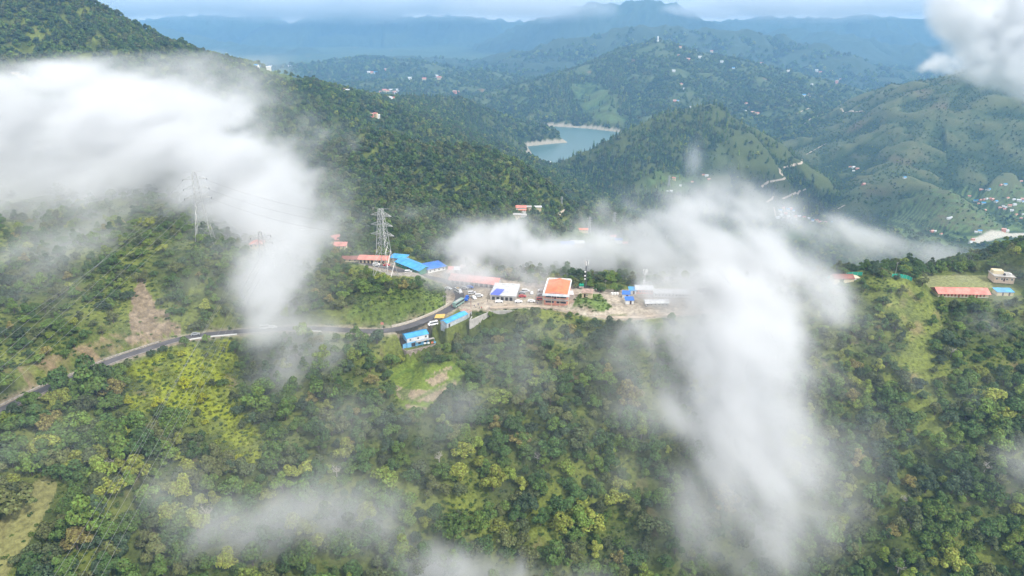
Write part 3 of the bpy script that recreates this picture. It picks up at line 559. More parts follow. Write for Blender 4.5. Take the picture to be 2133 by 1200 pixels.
MB().slab([(-2.4, .3, 2.5), (-.05, .3, 3.2), (-.05, 5.5, 3.2), (-2.4, 5.5, 2.5)], .08).build('side_roof', M_DARK, e)
MB().box(-2.2, .5, -.6, -.06, .6, 2.4).build('side_wall', M_CYAN, e)
for k, (dx, c_) in enumerate([(8.1, M_WHITE), (9.9, M_WHITE), (11.8, M_ORANGE), (13.1, M_CYAN)]):
    tt = empty('laundry', PZ(849, 726, HOUSE_Z) + np.array((math.cos(an) * 0 + dx, 1.2 + dx * .24, 0)), .24); tag(tt, ['white cloth drying', 'second white cloth drying further right', 'orange cloth drying', 'light blue cloth drying'][k] + ' outside the ground floor of the blue house', 'laundry', 'laundry outside the blue house'); MB().box(0, 0, .9, 1.2, .04, 1.9).build('cloth', c_, tt)
def wall_line(name, label, pts, h, th, m, cat='wall', top=0):
    mb = MB(); o = pts[0]; loc = [p - o for p in map(np.array, pts)]
    for a, b in zip(loc[:-1], loc[1:]):
        d = (b - a)[:2]; d = d / (np.linalg.norm(d) + 1e-9); n = np.array((-d[1], d[0], 0)) * th / 2
        mb.add([a - n + (0, 0, top - h), b - n + (0, 0, top - h), b + n + (0, 0, top - h), a + n + (0, 0, top - h), a - n + (0, 0, top), b - n + (0, 0, top), b + n + (0, 0, top), a + n + (0, 0, top)], [(0, 3, 2, 1), (4, 5, 6, 7), (0, 1, 5, 4), (1, 2, 6, 5), (2, 3, 7, 6), (3, 0, 4, 7)])
    ob = mb.build(name, m); ob.location = o; tag(ob, label, cat); return ob
wall_line('retaining_wall', 'rough stone retaining wall under the two storey blue house', smooth([PZ(830, 720, HOUSE_Z), PZ(838, 726.5, HOUSE_Z), PZ(847, 731, HOUSE_Z), PZ(906, 717, HOUSE_Z), PZ(908, 708, HOUSE_Z)], 1), 4.6, .6, M_STONE)
wall_line('retaining_wall', 'tall grey concrete retaining wall at the edge of the bus park', [PZ(983, 660, -151.2), PZ(978, 669, -151.2), PZ(1005, 656.5, -151.2), PZ(1024, 649, -150.4), PZ(1052, 648, -150.1), PZ(1080, 648, -150)], 5.0, .5, M_CONC, top=.35)
def offs(line, i0, i1, d, st=3):
    r = []
    for i in range(i0, min(i1, len(line) - 1), st):
        t = line[i + 1] - line[max(i - 1, 0)]; t = t[:2] / np.linalg.norm(t[:2]); q = line[i] + np.array((-t[1], t[0], 0)) * d; r.append(q)
    return r
def ridx(u): return int(np.argmin([abs(toUV(*p)[0] - u) if i < 150 else 1e9 for i, p in enumerate(ROAD)]))
wall_line('roadside_wall', 'pale concrete wall along the uphill side of the road below the green bank', offs(ROAD, ridx(815), ridx(950), 3.6), 2.2, .4, mat('pale_concrete', (.50, .45, .38), .9, noise=.25, nscale=.8), top=1.1)
wall_line('parapet_wall', 'white painted parapet on the outer edge of the left road bend', offs(ROAD, ridx(375), ridx(506), -3.1), 1.2, .3, M_WHITE, top=.45)
wall_line('parapet_wall', 'white painted parapet on the outer edge of the road seen through the fog', offs(ROAD, ridx(618), ridx(690), -3.1), 1.2, .3, M_WHITE, top=.45)
wall_line('gutter_wall', 'low broken stone gutter wall on the uphill side of the left road', offs(ROAD, ridx(0) - 4, ridx(360), 3.9), 1.0, .7, mat('pale_rubble', (.36, .33, .29), .95, noise=.5, nscale=1.2, bump=1), top=.45)
# -- hut, tanks, shacks
e, L = building('hut', 'yellow plastered hut with a grey slab roof on the green mound', (1212, 619, 1233, 620.5), -148.6, 5.2, 2.8, .25, 'mono', M_CREAM, M_RUST, ov=.5, wins=(1, .9, .9, 1), doors=(.2,))
def tank(u, v, z, r, h, m, lab, group):
    e = empty('water_tank', PZ(u, v, z)); tag(e, lab, 'water tank', group); mb = MB(); prof = [(0, r * .95), (.08, r), (.8, r), (.92, r * .8), (1, r * .3)]
    for a, b in zip(prof[:-1], prof[1:]): mb.tube((0, 0, a[0] * h), (0, 0, b[0] * h), a[1], b[1], 14, cap=(a[0] == 0))
    mb.build('barrel', m, e, True); MB().tube((0, 0, h * .98), (0, 0, h * 1.06), r * .32, r * .32, 10).build('lid', m, e); MB().box(-r * .9, -r * .9, -.8, r * .9, r * .9, 0).build('plinth', M_CONC, e)
M_TEAL = mat('turquoise_plastic', (.02, .42, .36), .4)
tank(779, 579.5, -148.2, .95, 1.9, M_TEAL, 'turquoise water tank left of its green twin below the pylon', 'tanks below the pylon'); tank(786.5, 579.5, -148.2, .95, 1.9, M_GRN, 'green water tank right of the turquoise one below the pylon', 'tanks below the pylon')
tank(1208.5, 596, -148.5, .8, 1.5, M_GRN, 'left green water tank behind the yellow hut', 'tanks behind the hut'); tank(1213.5, 596, -148.5, .8, 1.5, M_GRN, 'right green water tank behind the yellow hut', 'tanks behind the hut')
for k, u in enumerate((1275, 1280.5, 1286)): tank(u, 614, -150, .75, 1.5, M_WHITE, ['left', 'middle', 'right'][k] + ' white water tank of three beside the white patch of ground', 'white tanks by the blue shacks')
for k, (px, rm, lab) in enumerate([((1296, 621, 1312, 622), M_BLUED, 'blue roofed shack nearest the three white tanks'), ((1303, 634, 1320, 634), M_BLUED, 'front blue roofed shack above the dirt track'), ((1311, 613, 1325, 613), M_BLUE, 'rear blue roofed shack beside the second mast')]):
    building('shack', lab, px, -150, 4, 2.4, .6, 'mono', M_WHITE, rm, ov=.3, doors=(.5,), group='blue roofed shacks')
building('long_barrack', 'long pale roofed barrack behind the blue shacks, half lost in fog', (1324, 612, 1360, 613), -150, 7, 2.8, 1.2, 'gable', M_PINK, M_WSHEET, wins=(6, .9, .9, 1), group='barracks in the fog')
building('long_barrack', 'longest pale roofed barrack at the right end of the village, in fog', (1362, 619, 1434, 621), -150, 6, 2.7, 1.2, 'gable', M_WHITE, M_WSHEET, wins=(10, .9, .9, 1), group='barracks in the fog')
building('long_barrack', 'low barrack in front of the other barracks, veiled by fog', (1345, 640, 1392, 639), -150, 5, 2.5, 1.0, 'gable', M_CONC, M_WSHEET, wins=(6, .9, .9, 1), group='barracks in the fog')
# -- school and neighbours on the right
e, L = building('school', 'long cream school block with a red roof and red brown shutters', (1953.5, 619.5, 2058, 621.5), -152.8, 8, 3.0, 1.9, 'gable', M_CREAM, M_RED, ov=.9)
MB().box(-.02, -.05, -.6, L + .02, -.01, .5).build('plinth', M_WHITE, e)
for i in range(13): window(e, 1.0 + i * (L - 2) / 13, .75 if i % 5 else .1, 1.0, 1.5 if i % 5 else 2.1, 0, 'f', M_WOOD, M_WOOD, 'shutter' if i % 5 else 'door')
MB().prism([(-.9, 2.7), (8.9, 2.7), (4, 4.75)], -.95, -.86).build('gable_board', M_BROWN, e)
e, L = building('toilet_block', 'small cream hut with a bright blue roof right of the school', (2076, 616, 2110, 616.5), -152.5, 4.5, 2.4, .7, 'mono', M_CREAM, M_BLUE, ov=.4, doors=(.3, .7))
e, L = building('beige_house', 'beige pink flat roofed house above the small blue roof at the right', (2070, 585, 2112, 588), -151, 9, 3.0, 0, 'flat', mat('beige_paint', (.60, .46, .36), .8, noise=.2), M_CONC, ov=.5, wins=(4, 1.1, 1.2, .9), doors=(.45,))
MB().box(.3, 4, 3.23, L * .55, 8.5, 5.2).build('upper_room', M_CREAM, e)
tank(2104, 573.5, -147.7, .7, 1.4, M_WHITE, 'white water tank on the roof of the beige house', 'roof tanks at the right')
tank(2092, 573.5, -147.7, .7, 1.3, mat('black_plastic', (.03, .03, .035), .4), 'black water tank on the roof of the beige house', 'roof tanks at the right')
hz0 = hz(*(hit(1760, 588)[:2])); e, L = building('brown_house', 'old house with a brown sheet roof left of the grassy knoll', (1737, 589, 1778, 589), float(hz0), 6, 2.6, 1.6, 'gable', M_CREAM, M_BROWN, ov=.4, doors=(.4,))
building('shed', 'small pale roofed shed attached right of the brown roofed house', (1779, 588, 1789, 587), float(hz0), 5, 2.5, .5, 'mono', M_WHITE, mat('beige_sheet', (.6, .5, .36), .7), ov=.3, doors=(.4,))
def net(px, label, h=2.2, name='net_fence'):
    pts = [hit(*p) for p in px]; pts = [p for p in pts if p is not None and p[1] < 520]; o = pts[0]; e = empty(name, o); tag(e, label, 'fence', 'green net fences'); pts = smooth(pts, 4); mb = MB()
    P_ = [(p[0], p[1], float(hz(p[0], p[1]))) for p in pts]
    for a, b in zip(P_[:-1], P_[1:]):
        a = np.array(a) - o; b = np.array(b) - o; mb.add([a, b, b + (0, 0, h), a + (0, 0, h), a + (0, .04, 0), b + (0, .04, 0), b + (0, .04, h), a + (0, .04, h)], [(0, 1, 2, 3), (7, 6, 5, 4), (3, 2, 6, 7)])
    mb.build('net', M_NET, e)
    for a in P_[::2]: a = np.array(a) - o; MB().tube(a - (0, 0, .4), a + (0, 0, h + .2), .05).build('post', M_STEEL, e)
net([(1718, 588), (1722, 584), (1732, 580), (1745, 579)], 'green net fence curving left of the brown roofed house'); net([(1762, 576), (1775, 574), (1796, 574)], 'green net fence behind the brown roofed house')
net([(1857, 578), (1872, 578), (1888, 581), (1899, 586)], 'green net fence around the back of the grassy knoll')
# -- houses higher and further off
def hitb(name, label, u, v, w, d, h, rise, kind, wm, rm, rot=0, **k):
    p = hit(u, v)
    if p is None: return
    e = empty(name, p, rot); tag(e, label, 'house', k.get('group')); walls_mb(kind, w, d, h, rise, -3).build('wall', wm, e); roof_mb(kind, w, d, h, rise, .6).build('roof', rm, e); FOOT.append((p[0] + w / 2, p[1] + d / 2, max(w, d) * .8))
    for i in range(k.get('n', 3)): window(e, w * (i + .5) / k.get('n', 3) - .5, 1, 1, 1.1)
    return e
hitb('house', 'house with a pink red hip roof just left of the pylon', 684, 508, 12, 10, 3.5, 2.6, 'hip', M_CREAM, M_RED); hitb('house', 'smaller red roofed wing in front of the pink red hip roof', 695, 519, 9, 5, 2.5, 1.2, 'mono', M_CREAM, M_RED)
hitb('house', 'lone small red roofed house dimly seen in the left fog', 521, 517, 7, 6, 2.6, 1.8, 'hip', M_CREAM, M_RED); hitb('house', 'low brown roofed house above the turquoise tank', 713, 547, 10, 6, 2.4, 1.2, 'gable', M_CREAM, M_BROWN)
hitb('house', 'white hill house with a red roof on the forested spur', 1075, 440, 12, 8, 4.5, 1.8, 'gable', M_WHITE, M_RED, n=4); hitb('house', 'orange roofed low house in front of the white hill house', 1080, 442, 9, 5, 2.6, 1.2, 'mono', M_WHITE, M_ORANGE)
hitb('house', 'beige block right of the white hill house on the spur', 1095, 439, 7, 7, 4.5, 0, 'flat', M_CREAM, M_CONC); hitb('house', 'long white roofed building on the spur right of the hill houses', 1110, 436, 11, 6, 3, 1, 'gable', M_CREAM, M_WSHEET)
hitb('house', 'unfinished beige house on the slope under the hill houses', 1069, 455, 9, 7, 4, 0, 'flat', M_CREAM, M_CONC); hitb('house', 'small white house right of the unfinished beige one', 1082, 456, 8, 7, 4, 0, 'flat', M_WHITE, M_CONC)
hitb('house', 'white house with a blue roof at the foot of the green terraces', 1168, 515, 14, 9, 3.5, 1.5, 'gable', M_WHITE, M_BLUED); hitb('house', 'white roofed house right of the blue roof under the green terraces', 1188, 513, 15, 9, 3.5, 1.5, 'gable', M_CREAM, M_WSHEET)
hitb('house', 'long orange roofed shed on the green terraces beside a pylon', 1206, 482, 13, 6, 2.5, 1.5, 'gable', M_CREAM, M_ORANGE); hitb('house', 'small red roofed house low on the green terraces', 1272, 497, 8, 6, 3, 1.5, 'gable', M_WHITE, M_RED)
hitb('house', 'blue roofed house at the fog edge of the green terraces', 1281, 504, 11, 7, 3, 1.5, 'gable', M_WHITE, M_BLUED); hitb('house', 'pink roofed house at the fog edge of the green terraces', 1297, 511, 14, 7, 3, 1.5, 'gable', M_CREAM, M_RED)
for k, (u, v) in enumerate([(4, 160), (14, 163), (24, 160), (34, 166), (46, 170), (58, 171)]): hitb('house', f'{["leftmost","second","third","fourth","fifth","rightmost"][k]} tan flat roofed house in the hamlet above the left fog', u, v, 9, 8, 6, 0, 'flat', M_CREAM, M_CONC, group='hamlet above the left fog')
# -- far hamlets: one house each
ORDN = 'first second third fourth fifth sixth seventh eighth ninth tenth eleventh twelfth thirteenth fourteenth fifteenth sixteenth seventeenth eighteenth nineteenth twentieth'.split()
rh = random.Random(5); PROTO = {}
RN = {'white': M_WSHEET, 'red': M_RED, 'blue': M_BLUE, 'pale pink': mat('pink_roof', (.6, .36, .3), .8)}
for k, (cn, rm) in enumerate(RN.items()):
    e = bpy.data.objects.new('village_house', None); PROTO[cn] = (walls_mb('gable', 9, 7, 5, 1.6, -5).mesh('house_wall', [M_WHITE, M_CREAM, M_WHITE, M_PINK][k]), roof_mb('gable', 9, 7, 5, 1.6, .6).mesh('house_roof', rm))
def hamlet(place, pts, sc=1.):
    sc *= .78
    pts = sorted(pts); cnt = {}
    cols = [rh.choices(list(RN), [5, 3, 2, 3])[0] for _ in pts]
    for (u, v), cn in zip(pts, cols):
        cnt[cn] = cnt.get(cn, 0) + 1; p = hit(u, v)
        if p is None: continue
        e = empty('village_house', p, rh.uniform(-.5, .5)); s = sc * rh.uniform(.8, 1.25) * (1 + max(0, p[1] - 1800) / 3500); e.scale = (s, s, s)
        n = cols.count(cn); tag(e, (f'tiny house with a {cn} roof {place}' if n == 1 else f'{ORDN[cnt[cn] - 1]} {cn} roofed tiny house from left {place}'), 'house', 'tiny far houses ' + place); FOOT.append((p[0], p[1], 8 * s))
        for nm, me in zip(('wall', 'roof'), PROTO[cn]): o = bpy.data.objects.new(nm, me); COL.objects.link(o); o.parent = e
hamlet('in the right valley village', [(2028, 421), (2035, 420), (2042, 419), (2049, 418), (2055, 417), (2061, 416), (2067, 418), (2036, 426), (2045, 426), (2075, 423), (2098, 415), (2110, 418), (2118, 420), (2126, 417), (2080, 435), (2087, 432), (2094, 434), (2100, 431), (2089, 438), (2111, 429), (2130, 422)])
hamlet('scattered above the river bend', [(2104, 441), (2116, 450), (2130, 449), (2125, 457), (2052, 440), (1973, 458), (1980, 456), (1940, 485), (1947, 484), (1960, 490), (2030, 485), (2037, 484), (2086, 481), (2096, 483), (2024, 501), (2021, 509)])
hamlet('on the terraces at the right edge', [(2040, 398), (2053, 398), (2061, 398), (2085, 388), (2092, 387), (2016, 411), (2125, 380)])
hamlet('in the gorge between the big hills', [(1769, 350), (1776, 351), (1783, 354), (1775, 358), (1798, 386), (1883, 373)])
hamlet('along the ridge road under the conical hill', [(1622, 441), (1630, 437), (1638, 439), (1645, 437), (1651, 441), (1634, 446), (1626, 451), (1618, 456), (1641, 453), (1655, 454), (1663, 453), (1672, 456), (1681, 458), (1690, 461), (1698, 462), (1705, 465), (1711, 466), (1717, 465), (1723, 468), (1731, 465)])
hamlet('on the green fields below the conical hill', [(1463, 367), (1469, 369), (1475, 376), (1440, 381), (1415, 388), (1400, 374), (1395, 400), (1388, 401)])
hamlet('on the spur below the peak', [(1402, 213), (1409, 212), (1437, 226), (1564, 237), (1571, 239), (1577, 239), (1560, 226), (1548, 234), (1553, 218)], 1.2)
hamlet('just under the highest green peak', [(1412, 117), (1455, 121), (1480, 109), (1415, 100), (1447, 106), (1430, 126), (1525, 144), (1533, 141), (1500, 131), (1400, 150), (1423, 187), (1418, 178)], 1.2)
hamlet('on the terraced slope right of the peak', [(1698, 149), (1705, 153), (1672, 201), (1680, 199), (1690, 178), (1740, 172), (1750, 167), (1640, 150), (1610, 128), (1583, 134), (1730, 150)], 1.2)
hamlet('in the valley town beyond the left ridge', [(790, 194), (797, 192), (804, 193), (811, 191), (818, 194), (825, 190), (822, 197), (806, 208), (813, 209), (950, 193), (943, 194)], 1.5)
hamlet('in the blue haze of the far valley', [(765, 153), (772, 155), (780, 155), (800, 148), (880, 168), (905, 161), (910, 166), (850, 166), (560, 143), (600, 140)], 1.8)
hamlet('along the crest of the left mountain', [(470, 112), (478, 117), (492, 122), (515, 131), (528, 141), (555, 145), (570, 142), (712, 189), (720, 191), (770, 241), (777, 241), (783, 245)])
# -- lookout tower on the peak
p = hit(1370, 86)
if p is None: p = P(1370, 86, 3900)
e = empty('tower', p); tag(e, 'tiny white tower on the highest green peak', 'tower'); MB().tube((0, 0, -4), (0, 0, 20), 6, 4, 8).build('shaft', M_WHITE, e); MB().tube((0, 0, 20.02), (0, 0, 26), 5, 1, 8).build('roof', M_WHITE, e)
# -- dam
Yd = 2098; FOOT.append((P(1134, 351, 2085)[0], 2085, 48)); A = P(1118, 351, Yd); A[2] = ZL + 3; px = Yd / FP * 1.02; e = empty('dam', (A[0], A[1], ZL + 3), .05); tag(e, 'grey concrete dam with blue gates at the lower end of the lake', 'dam')
MB().prism([(-34, -70), (6, -70), (6, 0), (-2, 0)], -30, 70).build('wall', M_CONC, e)
for i in range(3): MB().box(8 + i * 14, -9, -22, 11 + i * 14, 5.9, 12).build('pier', M_WHITE, e)
for i in range(2): MB().box(11.03 + i * 14, -5, -6, 21.97 + i * 14, -3, 6).build('gate', M_BLUED, e)
MB().box(4, -7, 12.03, 44, 5, 13.5).build('bridge', M_WHITE, e); MB().box(36, -6, 13.53, 43, 3, 20).build('gate_house', M_WHITE, e)
MB().prism([(-44, -75), (-9.1, -75), (-9.1, -22)], 8, 39).build('spillway', M_CONC, e)
# ---------------------------------------------------------------- pylons and wires
def pylon(label, base, h, w, arm, r=.13, rot=0, name='pylon', simple=False):
    e = empty(name, base, rot); tag(e, label, 'pylon', 'lattice power pylons'); fr = MB(); hw = w / 2; waist = h * .6
    def half(z): return hw + (hw * .28 - hw) * (z / waist) if z < waist else hw * .28 * (1 - .35 * (z - waist) / (h - waist))
    lv = [0, h * .22, h * .40, h * .52, h * .60, h * .66, h * .72, h * .79, h * .86, h * .93, h] if not simple else [0, h * .3, h * .6, h * .8, h]
    c = lambda z, i: np.array(((1, -1, -1, 1)[i] * half(z), (1, 1, -1, -1)[i] * half(z), z))
    for i in range(4):
        MB().tube(c(0, i) - (0, 0, 2), c(h * .4, i), r * 1.25, r * 1.1, 4).build('leg', M_STEEL, e)
        fr.tube(c(h * .4, i), c(h, i), r * 1.1, r * .9, 4)
    for a, b in zip(lv[:-1], lv[1:]):
        for i in range(4):
            j = (i + 1) % 4; fr.tube(c(a, i), c(b, j), r * .62, n=3); fr.tube(c(a, j), c(b, i), r * .62, n=3); fr.tube(c(b, i), c(b, j), r * .6, n=3)
    fr.build('lattice', M_STEEL, e); tips = []
    for k, zf in enumerate((.64, .775, .91)):
        for s in (-1, 1):
            z = h * zf; m = MB(); tip = np.array((s * arm * (1, .94, .88)[k], 0, z - .1)); a = [np.array((s * half(z), yy * half(z), z)) for yy in (-1, 1)]; b = [q + (0, 0, h * .05) for q in a]
            for q in a + b: m.tube(q, tip, r * .7, n=3)
            for t in (.33, .66):
                for q, q2 in zip(a, b): m.tube(q + (tip - q) * t, q2 + (tip - q2) * t, r * .5, n=3)
            o = m.build('crossarm', M_STEEL, e)
            ins = tip + (0, -.9, -.7); MB().tube(tip, ins, .16, .16, 5).build('insulator', M_DARK if not simple else M_STEEL, o); tips.append(ins)
    for s in (-1, 1): MB().tube((0, 0, h), (s * arm * .75, 0, h + .5), r * .6, n=3).build('earth_wire_peak', M_STEEL, e)
    ca, sa = math.cos(rot), math.sin(rot); return [np.array((base[0] + q[0] * ca - q[1] * sa, base[1] + q[0] * sa + q[1] * ca, base[2] + q[2])) for q in tips]
b1 = hit(428, 503); b2 = hit(803, 581); b3 = hit(556, 590)
T1 = pylon('tall lattice pylon standing in fog on the left hillside', b1, 41, 10, 7.2, .11, .25); T2 = pylon('tall lattice pylon beside the red and blue village roofs', b2, 41.5, 11.5, 7.6, .16, -.35); T3 = pylon('lattice pylon almost hidden in fog above the road', b3, 30, 8, 6, .11, .5)
for u, v, h_, w_, lab in [(1227, 487, 38, 9, 'distant pylon on the green terraces'), (1279, 473, 33, 9, 'distant pylon below the spur, rightmost of the far pair'), (1116, 450, 15, 7, 'small pylon in front of the hill houses'), (1170, 425, 16, 7, 'small pylon on the crest of the forested spur'), (1393, 388, 22, 6, 'far pylon on the fields below the conical hill')]:
    p = hit(u, v)
    if p is not None: hh = h_ * p[1] / FP * 1.0; pylon(lab, p, hh, hh * .24, hh * .17, max(.13, p[1] * .00025), .2, simple=True)
M_WIRE = mat('bare_aluminium_wire', (.34, .34, .34), .6, .2)
def wire(a, b, sag, r, label, group):
    n = 24; m = MB(); q = [(b - a) * t - np.array((0, 0, 4 * sag * t * (1 - t))) for t in np.linspace(0, 1, n)]
    for i in range(n - 1): m.tube(q[i], q[i + 1], r, n=3, cap=False)
    o = m.build('power_line', M_WIRE); o.location = a; tag(o, label, 'wire', group)
E1 = [P(-10, v, 232) for v in (824, 800, 770, 747, 717, 695)]; T1s = sorted(T1, key=lambda q: (-q[0], q[2]))
for k, (a, b) in enumerate(zip(T1s, E1)): wire(a, a + (b - a) * 1.25, 1.5, .045, f'grey power line, {ORDN[k]} from the right crossing the hillside left of the rockslide', 'power lines of the left pylon')
T3s = sorted(T3, key=lambda q: (q[0], q[2])); E3 = [P(u, 1215, 128) for u in (100, 122, 140, 158, 178, 200)]
for k, (a, b) in enumerate(zip(T3s, E3)): wire(a, a + (b - a) * 1.15, 1.2, .03, f'thin power line, {ORDN[k]} from the left running down over the yellow shrubs', 'power lines over the shrubs')
T2s = sorted(T2, key=lambda q: (q[0], q[2]))[:3]
for k, a in enumerate(T2s): wire(a, T1s[k] + (0, 0, 0), 4, .04, f'{ORDN[k]} lowest power line between the two tall pylons', 'power lines between the pylons')
# ---------------------------------------------------------------- masts and poles
def mast(label, base, h, w, m, ant):
    e = empty('telecom_mast', base); tag(e, label, 'mast', 'telecom masts'); fr = MB(); n = 12
    c = lambda z, i: np.array((w / 2 * math.cos(i * 2.094 + .5) * (1 - .35 * z / h), w / 2 * math.sin(i * 2.094 + .5) * (1 - .35 * z / h), z))
    for i in range(3):
        fr.tube(c(-1, i), c(h, i), .09, n=4)
        for k in range(n): fr.tube(c(h * k / n, i), c(h * (k + 1) / n, (i + 1) % 3), .055, n=3); fr.tube(c(h * (k + 1) / n, i), c(h * (k + 1) / n, (i + 1) % 3), .05, n=3)
    fr.build('lattice', m, e); MB().tube((0, 0, h - .5), (0, 0, h + 2.6), .06, .03, 4).build('rod', M_STEEL, e)
    for i in range(3): a = i * 2.094 + .3; x, y = math.cos(a) * 1.2, math.sin(a) * 1.2; MB().box(x - .22, y - .15, h - 2.6, x + .22, y + .15, h + .2).tube((x * .3, y * .3, h - 1.2), (x * .9, y * .9, h - 1.2), .05, n=4).build('panel_antenna', M_WHITE, e)
    for z in ant: MB().tube((-w * .5, -.5, z), (-w * .5, -.85, z), .45, .45, 12).build('dish', M_WHITE, e)
mast('dark steel telecom mast with white antennas behind the yellow hut', PZ(1219.5, 602, -150), 17.5, 1.3, mat('dark_steel', (.12, .13, .14), .5, .4), (11, 8.5, 6.5))
mast('pale telecom mast fading into fog above the barracks', PZ(1341, 604, -150), 12.5, 1.2, M_STEEL, (4.5, 6))
def pole(u, v, z, h, label, sign=None, m=None, r=.1):
    b = PZ(u, v, z) if z is not None else hit(u, v); e = empty('utility_pole', b); tag(e, label, 'pole', 'poles of the village'); MB().tube((0, 0, -.6), (0, 0, h), r, r * .7, 6).build('shaft', m or M_CONC, e)
    if sign: MB().box(-.7, -.06, h - 1.2, .7, .06, h + .1).build('sign_board', sign, e)
    else: MB().box(-.8, -.05, h - .7, .8, .05, h - .58).build('crossarm', M_STEEL, e)
pole(925, 642, -150.8, 7.5, 'grey concrete pole on the green bank left of the bus'); pole(797, 688, -151.9, 4.4, 'pole with a red sign board beside the road left of the blue house', M_RED); pole(981, 643, -150.2, 6.5, 'dark wooden pole at the road fork above the roadside shed', m=M_WOOD)
pole(1864, 576, None, 9, 'tall pale pole on top of the grassy knoll', m=M_STEEL); pole(1261, 600, -150, 5, 'short pole on the green mound right of the yellow hut')
# ---------------------------------------------------------------- vehicles
PAINT = {'white': mat('white_car_paint', (.78, .78, .78), .3, spec=.5), 'red': mat('red_car_paint', (.45, .05, .05), .3, spec=.5), 'silver': mat('silver_car_paint', (.4, .42, .44), .3, .3), 'blue': mat('blue_car_paint', (.03, .13, .5), .35), 'grey green': mat('bus_paint', (.22, .33, .29), .4)}
def car(kind, colr, u, v, head, label, z=-150., group='vehicles of the bus park', base=None, name=None):
    e = empty(name or kind, base if base is not None else PZ(u, v, z), math.radians(head)); tag(e, label, {'car': 'car', 'van': 'van', 'bus': 'bus', 'pickup': 'truck', 'suv': 'car'}[kind], group); pm = PAINT[colr]
    L, W, prof, cab = {'car': (4.2, 1.7, [(-2.1, .35), (2.1, .35), (2.15, .75), (1.2, .95), (.55, 1.42), (-1.1, 1.45), (-1.9, .98), (-2.15, .9)], [(1.12, .96), (.52, 1.38), (-1.06, 1.41), (-1.8, .99)]),
        'suv': (4.6, 1.8, [(-2.3, .4), (2.3, .4), (2.3, .95), (1.3, 1.08), (.8, 1.68), (-2.15, 1.72), (-2.3, 1.1)], [(1.22, 1.1), (.78, 1.62), (-2.1, 1.66), (-2.2, 1.12)]),
        'van': (5.2, 1.85, [(-2.6, .4), (2.6, .4), (2.62, 1.0), (2.0, 1.25), (1.5, 2.1), (-2.5, 2.15), (-2.6, 1.2)], [(1.95, 1.27), (1.48, 1.95), (-2.45, 1.98), (-2.5, 1.27)]),
        'bus': (9.0, 2.4, [(-4.5, .5), (4.5, .5), (4.55, 1.3), (4.35, 3.0), (-4.4, 3.05), (-4.5, 1.3)], [(4.3, 1.6), (4.2, 2.6), (-4.3, 2.6), (-4.4, 1.6)]),
        'pickup': (5.4, 1.95, [(-2.7, .6), (2.7, .6), (2.7, 1.2), (2.4, 2.1), (1.0, 2.15), (.9, 1.1), (-2.7, 1.1)], [(2.62, 1.3), (2.38, 2.0), (1.1, 2.02), (1.1, 1.3)])}[kind]
    w2 = W / 2; n = len(prof); ti = [.0 if z < (1.0 if kind != 'bus' else 2.8) else .14 for a, z in prof]
    vs = [(a, -w2 + t, z) for (a, z), t in zip(prof, ti)] + [(a, w2 - t, z) for (a, z), t in zip(prof, ti)]
    MB().add(vs, [tuple(range(n)), tuple(range(2 * n - 1, n - 1, -1))] + [(i, n + i, n + (i + 1) % n, (i + 1) % n) for i in range(n)]).build('body', pm, e)
    MB().prism([(a, z) for a, z in cab], -w2 - .0, w2 + .0, 'y').build('window_band', M_GLASS, e) if kind in ('bus', 'van', 'suv') else MB().prism([(a, z) for a, z in cab], -w2 + .05, w2 - .05, 'y').build('window_band', M_GLASS, e)
    fx = prof[1][0] + .02
    for s in (-1, 1):
        MB().box(fx - .02, s * w2 * .75 - .14, .62, fx + .05, s * w2 * .75 + .14, .82).build('headlight', M_WSHEET, e)
        for ax in (L * .3, -L * .3): MB().tube((ax, s * (w2 - .22), .34 if kind != 'bus' else .48), (ax, s * (w2 + .03), .34 if kind != 'bus' else .48), .34 if kind != 'bus' else .48, n=12).build('wheel', M_BLACK, e)
    if kind in ('van', 'bus'): MB().box(-L * .3, -w2 * .6, prof[4][1] + .02, L * .2, w2 * .6, prof[4][1] + .12).build('roof_rack', M_STEEL, e)
    if kind == 'pickup': MB().box(-2.68, -w2, 1.12, -2.6, w2, 1.6).box(-2.6, -w2, 1.12, .8, -w2 + .08, 1.6).box(-2.6, w2 - .08, 1.12, .8, w2, 1.6).build('load_bed', pm, e)
    if label.startswith('white minibus'): e.scale = (1.2, 1.15, 1.1)
    return e
V_ = [('bus', 'grey green', 955, 636, 62, 'grey green bus with a white roof rack on the road fork', -150.4), ('van', 'white', 955, 609, -55, 'white minibus with a yellow load on its roof'), ('car', 'white', 934, 603, -25, 'white car left of the yellow loaded minibus'), ('suv', 'white', 983, 612, 20, 'white jeep in front of the red market roof'),
    ('car', 'white', 987, 622, -60, 'white car between the jeep and the bus'), ('suv', 'white', 998, 618, 5, 'white car beside an orange object right of the jeep'), ('pickup', 'blue', 972, 625, 80, 'blue and white pickup right of the bus'), ('car', 'white', 1039.5, 630, 2, 'white saloon car alone before the flat roofed building'),
    ('car', 'white', 1080, 630, 2, 'white saloon left of the pair before the salmon hall'), ('car', 'white', 1107, 629, -4, 'white saloon nearest the salmon hall at the plaza edge'), ('suv', 'red', 1126, 625, 3, 'red car against the left wall of the salmon hall'), ('car', 'red', 1088, 619, 4, 'red car in the middle rows of parked cars'),
    ('suv', 'white', 1095, 608, 0, 'white jeep in the back row of parked cars'), ('car', 'silver', 1087, 612, 0, 'silver car between the red car and the back row'), ('car', 'white', 1128, 607, 5, 'white car beside the rear of the salmon hall'), ('car', 'silver', 1127, 616, 5, 'silver car beside the middle of the salmon hall'),
    ('car', 'silver', 968, 602, -10, 'silver car under the eaves of the red market roof'), ('car', 'white', 1108, 612, 88, 'white car parked crosswise near the salmon hall'), ('car', 'blue', 979, 600, -10, 'blue car under the eaves of the red market roof')]
